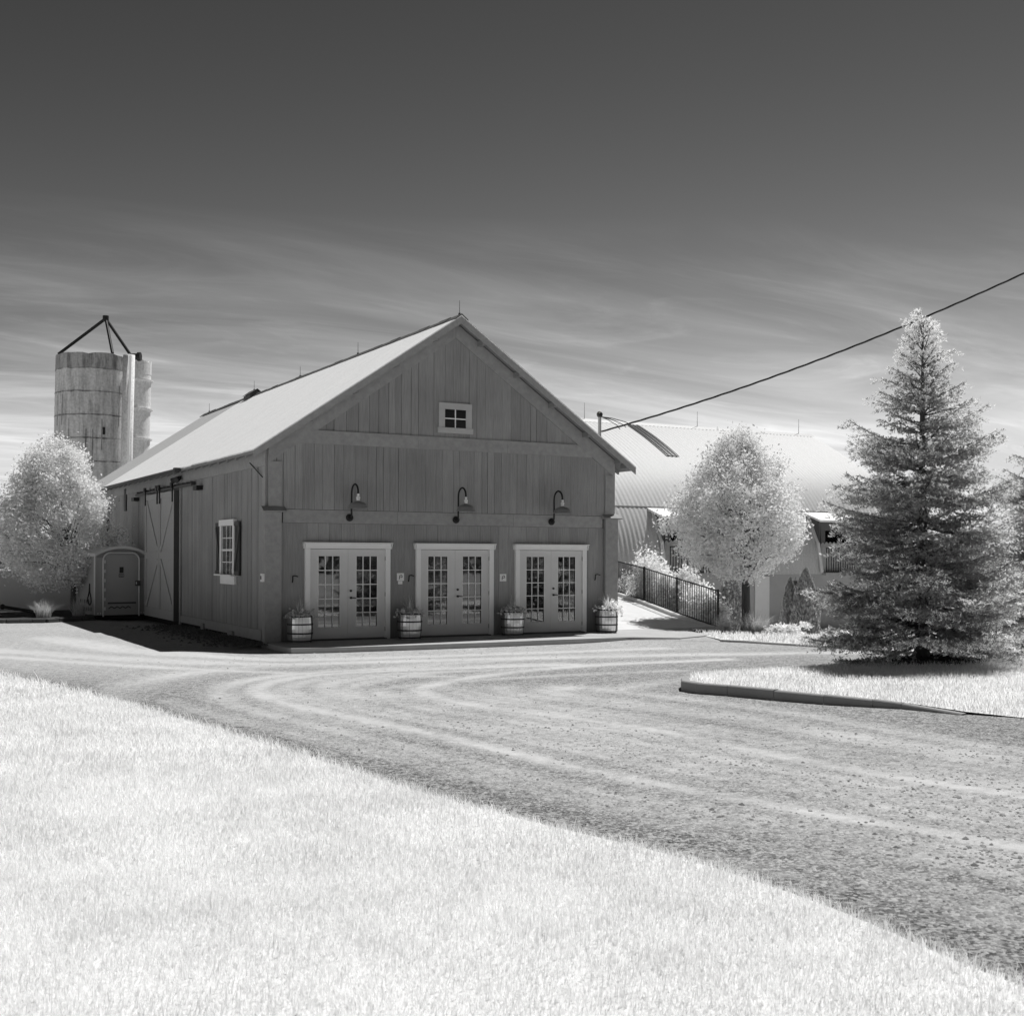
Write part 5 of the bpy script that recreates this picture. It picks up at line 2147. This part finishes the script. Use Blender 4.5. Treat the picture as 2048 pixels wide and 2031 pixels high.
def conifer_mesh(H, seed, prof, needle=0.058, mats=('needle', 'needletip')):
    """spruce: whorls of branches with side twigs clothed in needles; returns (wood MB, V, F, midx)"""
    rng = np.random.default_rng(seed)
    wood = MB()
    wood.tube([(0, 0, -0.15), (0.01, 0, 0.3), (0.02, 0.01, H * 0.4), (0.0, 0.0, H * 0.75), (0, 0, H * 0.985)], [0.17, 0.125, 0.085, 0.04, 0.008], 10)
    segs = []        # (start, end, tipness start, tipness end)
    pf = np.array(prof)
    z = 0.46
    az = 0.0
    whorl = 0.46
    while z < H * 0.985:
        f = z / H
        Lm = np.interp(z, pf[:, 0], pf[:, 1])
        az += 2.4 + rng.normal(0, 0.35)
        a = az
        kind = rng.random()
        L_ = Lm * (rng.uniform(0.78, 1.10) if kind < 0.62 else rng.uniform(0.42, 0.78))
        if kind > 0.96:
            L_ = Lm * rng.uniform(1.1, 1.28)
        d = np.array([math.cos(a), math.sin(a), 0])
        rise = np.interp(f, [0, 0.25, 0.6, 0.85, 1.0], [-0.12, -0.02, 0.24, 0.62, 1.5]) + rng.normal(0, 0.15)
        sag = np.interp(f, [0, 0.5, 1.0], [0.34, 0.24, 0.0]) * rng.uniform(0.6, 1.4)
        sway = rng.normal(0, 0.12)
        sdv_ = np.array([-d[1], d[0], 0])
        pts = []
        # most branches spring from yearly whorls, a few short ones between
        wsp = np.interp(f, [0, 0.5, 1], [0.27, 0.34, 0.30])
        zw = 0.46 + wsp * round((z - 0.46) / wsp) + rng.normal(0, 0.045)
        st = np.array([0, 0, zw if rng.random() < 0.66 else z])
        m_ = 7
        for i in range(m_ + 1):
            s_ = i / m_
            hgt = rise * s_ * L_ - sag * L_ * (s_ - 1.18 * s_ ** 2.2)
            pts.append(st + d * L_ * s_ + sdv_ * sway * L_ * s_ * s_ + np.array([0, 0, hgt]))
        wood.tube(pts, list(np.linspace(0.011 + 0.013 * L_ / 1.8, 0.004, m_ + 1)), 4, cap=False)
        for i in range(2, m_ + 1):
            segs.append((pts[i - 1], pts[i], 1.0 if i == m_ else 0.25))
        nt = max(5, int(L_ / 0.075))
        for j in range(nt):
            s_ = 0.22 + 0.77 * (j + rng.random() * 0.6) / nt
            x = s_ * m_
            i = min(int(x), m_ - 1)
            p = pts[i] + (pts[i + 1] - pts[i]) * (x - i)
            side = 1 if j % 2 else -1
            tl = (0.13 + 0.40 * L_ * (1 - s_) ** 0.75 * min(1, s_ * 2.6)) * rng.uniform(0.65, 1.3)
            dirv = d * rng.uniform(0.55, 0.9) + sdv_ * side * rng.uniform(0.5, 0.95) + np.array([0, 0, rng.uniform(-0.26, 0.08) + 0.4 * max(0, f - 0.6)])
            dirv /= np.linalg.norm(dirv)
            e = p + dirv * tl + [0, 0, rng.uniform(-0.05, 0.04)]
            md = p + dirv * tl * 0.5 + [0, 0, 0.015]
            segs.append((p, md, 0.12))
            segs.append((md, e, 1.0))
            k2 = max(1, int(tl / 0.10))
            for q in range(k2):
                u_ = (q + 0.6) / (k2 + 0.4)
                p2 = p + (e - p) * u_
                s2_ = 1 if q % 2 else -1
                d2 = dirv * 0.75 + np.cross([0, 0, 1], dirv) * s2_ * 0.65 + np.array([0, 0, rng.uniform(-0.28, 0.14)])
                d2 /= np.linalg.norm(d2)
                segs.append((p2, p2 + d2 * (0.05 + tl * 0.40 * rng.uniform(0.6, 1.2)), 0.9))
        z += np.interp(f, [0, 0.6, 0.9, 1], [0.0175, 0.020, 0.026, 0.03]) * rng.uniform(0.6, 1.4)
    segs.append((np.array([0, 0, H - 0.5]), np.array([0, 0, H]), 1.0))
    A = np.array([s_[0] for s_ in segs])
    B = np.array([s_[1] for s_ in segs])
    T = np.array([s_[2] for s_ in segs])
    ln = np.linalg.norm(B - A, axis=1)
    cnt = np.maximum(3, (ln / 0.0125).astype(int))
    idx = np.repeat(np.arange(len(A)), cnt)
    n = len(idx)
    s_ = rng.random(n)
    P = A[idx] + (B - A)[idx] * s_[:, None]
    ax = unit((B - A)[idx])
    rd = unit(np.cross(ax, rng.normal(size=(n, 3))))
    dirn = unit(rd * 0.85 + ax * 0.75 + np.array([0, 0, 0.30]))
    nl = needle * rng.uniform(0.6, 1.15, (n, 1))
    wv_ = unit(np.cross(dirn, rng.normal(size=(n, 3)))) * nl * 0.15
    C = P + dirn * nl * 0.5
    V, F = diamonds(C, dirn * nl * 0.5, wv_)
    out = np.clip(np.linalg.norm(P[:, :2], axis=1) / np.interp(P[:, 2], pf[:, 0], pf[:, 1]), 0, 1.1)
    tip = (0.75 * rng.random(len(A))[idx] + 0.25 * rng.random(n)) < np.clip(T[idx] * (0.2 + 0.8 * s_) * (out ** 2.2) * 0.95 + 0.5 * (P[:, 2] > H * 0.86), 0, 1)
    return wood, V, F, tip.astype(int)


SPROF = [(0, 1.62), (0.4, 1.76), (1.2, 1.84), (2.0, 1.74), (2.9, 1.50), (3.7, 1.08), (4.5, 0.66), (5.2, 0.42), (5.7, 0.22), (6.0, 0.08)]
wood, SV, SF, SM = conifer_mesh(5.98, 3, SPROF)


def spruce(label, x, y, z, rot, sc, src=None):
    if src is None:
        t = thing('spruce_tree', label, 'spruce', (0, 0, 0), 'spruces on the island')
        wood.build('trunk', M['bark'], t, smooth=True)
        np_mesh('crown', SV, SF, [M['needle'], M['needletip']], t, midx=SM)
    else:
        t = copy_tree(src)
        t['label'] = label
    t.location = (x, y, z)
    t.rotation_euler = (0, 0, rot)
    t.scale = (sc, sc, sc)
    return t


sp0 = spruce('tall pale blue spruce on the grass island right of the leafy tree', 8.19, -11.1, 0.12, 0.0, 1.0)
p = dep(2140, 1330, 24.0)
spruce('second spruce at the right edge behind the tall one', p[0], p[1], 0.08, 2.1, 0.98, sp0)
spruce('unseen spruce added along the island to be mirrored in the door glass', 9.6, -16.2, 0.05, 4.0, 0.85, sp0)  # out of view, added so the left door glass mirrors a spruce


def arborvitae(x, y, z, H, r, seed, label):
    rng = np.random.default_rng(seed)
    t = thing('arborvitae', label, 'shrub', (x, y, z), 'arborvitae before the arched barn')
    n = 8500
    h = rng.random(n) ** 0.9
    pr = np.interp(h, [0, 0.08, 0.3, 0.6, 0.85, 1.0], [0.75, 0.95, 1.0, 0.80, 0.42, 0.04])
    a = rng.uniform(0, 6.28, n)
    q = (0.62 + 0.42 * rng.random(n) ** 0.5) * pr * r * (1 + 0.10 * np.sin(5 * a + 9 * h))
    P = np.c_[x + q * np.cos(a), y + q * np.sin(a), z + 0.05 + h * H]
    up_ = unit(np.c_[np.cos(a) * 0.35, np.sin(a) * 0.35, np.ones(n)] + rng.normal(0, 0.25, (n, 3)))
    sd2 = unit(np.cross(up_, rng.normal(size=(n, 3))))
    V, F = diamonds(P, up_ * 0.065 * rng.uniform(0.6, 1.3, (n, 1)), sd2 * 0.028)
    np_mesh('foliage', V, F, M['leafdark'], t)
    m = MB()
    m.tube([(x, y, z - 0.1), (x, y, z + H * 0.8)], [0.06, 0.01], 8)
    for k in range(10):
        g = 0.6 * k
        m.tube([(x, y, z + 0.1 + 0.16 * k), (x + 0.6 * r * math.cos(g), y + 0.6 * r * math.sin(g), z + 0.45 + 0.19 * k)], [0.02, 0.005], 5)
    m.build('stem', M['bark'], t)


q = dep(1611, 1270, 38.0)
arborvitae(q[0], q[1], zground(q[0], q[1]), 2.35, 0.44, 1, 'cone shaped arborvitae right of the dark foundation window')
q2 = q + RT * -0.36 + FW * 0.55
arborvitae(q2[0], q2[1], zground(q2[0], q2[1]), 2.05, 0.30, 5, 'slimmer arborvitae close behind the cone shaped one')
q = dep(1461, 1272, 37.0)
arborvitae(q[0], q[1], zground(q[0], q[1]), 2.0, 0.47, 2, 'broad arborvitae just left of the leafy tree trunk')


def shrub(x, y, z, h, r, seed, label, n=2600, m_='leafshrub', size=0.045, blobs=12):
    rng = np.random.default_rng(seed)
    t = thing('shrub', label, 'shrub', (x, y, z), 'shrubs behind the iron fence')
    bl = np.c_[rng.normal(0, 0.45, blobs) * r, rng.normal(0, 0.45, blobs) * r, rng.uniform(0.25, 0.95, blobs) * h]
    k = rng.integers(0, blobs, n)
    P = bl[k] + rng.normal(0, 0.17, (n, 3)) * np.array([r, r, 0.8 * h])
    P = P[P[:, 2] > 0.02] + np.array([x, y, z])
    V, F = leaves(P, size, rng, 0.5)
    np_mesh('foliage', V, F, M[m_], t)
    m = MB()
    for b in bl:
        m.tube([(x, y, z - 0.05), (x + b[0] * 0.5, y + b[1] * 0.5, z + b[2] * 0.6), (x + b[0], y + b[1], z + b[2])], [0.014, 0.009, 0.004], 5)
    m.build('stem', M['barkpale'], t)


SH = [(1262, 1215, 40.5, 0.85, 0.5, 'low white shrub behind the pickets at the top of the ramp'),
      (1302, 1218, 38.8, 1.5, 0.5, 'tall white shrub behind the second fence post from the barn'),
      (1342, 1235, 38.0, 1.3, 0.5, 'bushy white shrub behind the middle of the fence'),
      (1372, 1240, 37.6, 1.5, 0.42, 'upright white shrub poking highest above the fence'),
      (1400, 1252, 36.2, 1.0, 0.5, 'rounded white shrub behind the lower fence panel'),
      (1424, 1262, 35.2, 0.8, 0.42, 'white shrub spilling past the last fence post')]
for i, (u, v, D, h, r, lb) in enumerate(SH):
    q = dep(u, v, D)
    z = zground(q[0], q[1])
    top = q[2] + h
    shrub(q[0], q[1], z, max(0.5, top - z), r * 1.25, 40 + i, lb, n=8000, blobs=20)


def grass_clump(x, y, z, ln, n, r, label, seed, m_='reed', w=0.006, spread=0.8):
    rng = np.random.default_rng(seed)
    a = rng.uniform(0, 6.28, n)
    q = r * np.sqrt(rng.random(n))
    P = np.c_[x + q * np.cos(a), y + q * np.sin(a), np.full(n, z)]
    V, F = reeds(P, ln, w, rng, spread)
    tag(np_mesh('ornamental_grass', V, F, M[m_], None, loc=(x, y, z)), label, 'grass clump', 'clumps of ornamental grass')


q = onz(92, 1243)
grass_clump(q[0], q[1] + 0.5, 0.1, 0.50, 420, 0.20, 'arching pale grass clump at the end of the black bar', 1, 'reed')
q = dep(150, 1236, 36.0)
grass_clump(q[0] + 0.1, q[1], 0.1, 0.55, 260, 0.18, 'thin pale grass clump at the foot of the left tree', 2)
q = dep(1508, 1279, 31.5)
grass_clump(q[0], q[1], zground(q[0], q[1]), 0.62, 900, 0.26, 'dark mounded grass clump at the leafy tree trunk', 3, 'reed', 0.007, 0.9)
q = dep(1448, 1271, 32.0)
grass_clump(q[0], q[1], zground(q[0], q[1]), 0.55, 420, 0.13, 'bright grass clump just right of the last fence post', 4, 'blade', 0.008, 0.9)
# dark planting soil round the leafy tree
q = dep(1500, 1276, 31.8)
rg = np.random.default_rng(77)
n = 2600
a = rg.uniform(0, 6.28, n)
r = np.sqrt(rg.random(n))
P = np.c_[q[0] + 2.1 * r * np.cos(a), q[1] + 0.9 * r * np.sin(a)]
P = P[in_poly(P, fe2)]
V, F = leaves(np.c_[P, zground(P[:, 0], P[:, 1]) + 0.05], 0.07, rg, 1.5)
struct(np_mesh('mulch', V, F, M['soil']), 'stuff', 'dark mulch round the leafy tree')
q = dep(1582, 1283, 31.0)
shrub(q[0], q[1], zground(q[0], q[1]), 0.32, 0.5, 61, 'low white flowers at the edge of the bank', n=900, blobs=10)

# ------------------------------------------------------------------ far wood added unseen behind the viewpoint, dark to mirror in the door glass
rg = np.random.default_rng(90)
C = []
for k in range(420):
    x = rg.uniform(-120, 160)
    y = -95 + rg.uniform(-12, 6) + 0.1 * abs(x)
    h = rg.uniform(7, 13)
    m_ = 60
    C.append(np.c_[x + rg.normal(0, 1.8, m_), y + rg.normal(0, 1.8, m_), np.abs(rg.normal(h * 0.5, h * 0.26, m_))])
C = np.vstack(C)
V, F = leaves(C, 0.8, rg, 0.2)
struct(np_mesh('woods', V, F, M['woodleaf']), 'stuff', 'unseen line of trees added for the reflection in the door glass')

# low tree line on the horizon behind the barns
C = []
for k in range(520):
    x = rg.uniform(-190, 300)
    y = 150 + rg.uniform(-10, 10) - 0.15 * abs(x)
    h = rg.uniform(2.2, 4.2)
    m_ = 45
    C.append(np.c_[x + rg.normal(0, 1.6, m_), y + rg.normal(0, 1.6, m_), np.abs(rg.normal(h * 0.45, h * 0.25, m_))])
C = np.vstack(C)
V, F = leaves(C, 0.55, rg, 0.2)
struct(np_mesh('woods', V, F, M['woodleaf'], loc=(0, 150, 0)), 'stuff', 'low tree line along the far horizon')
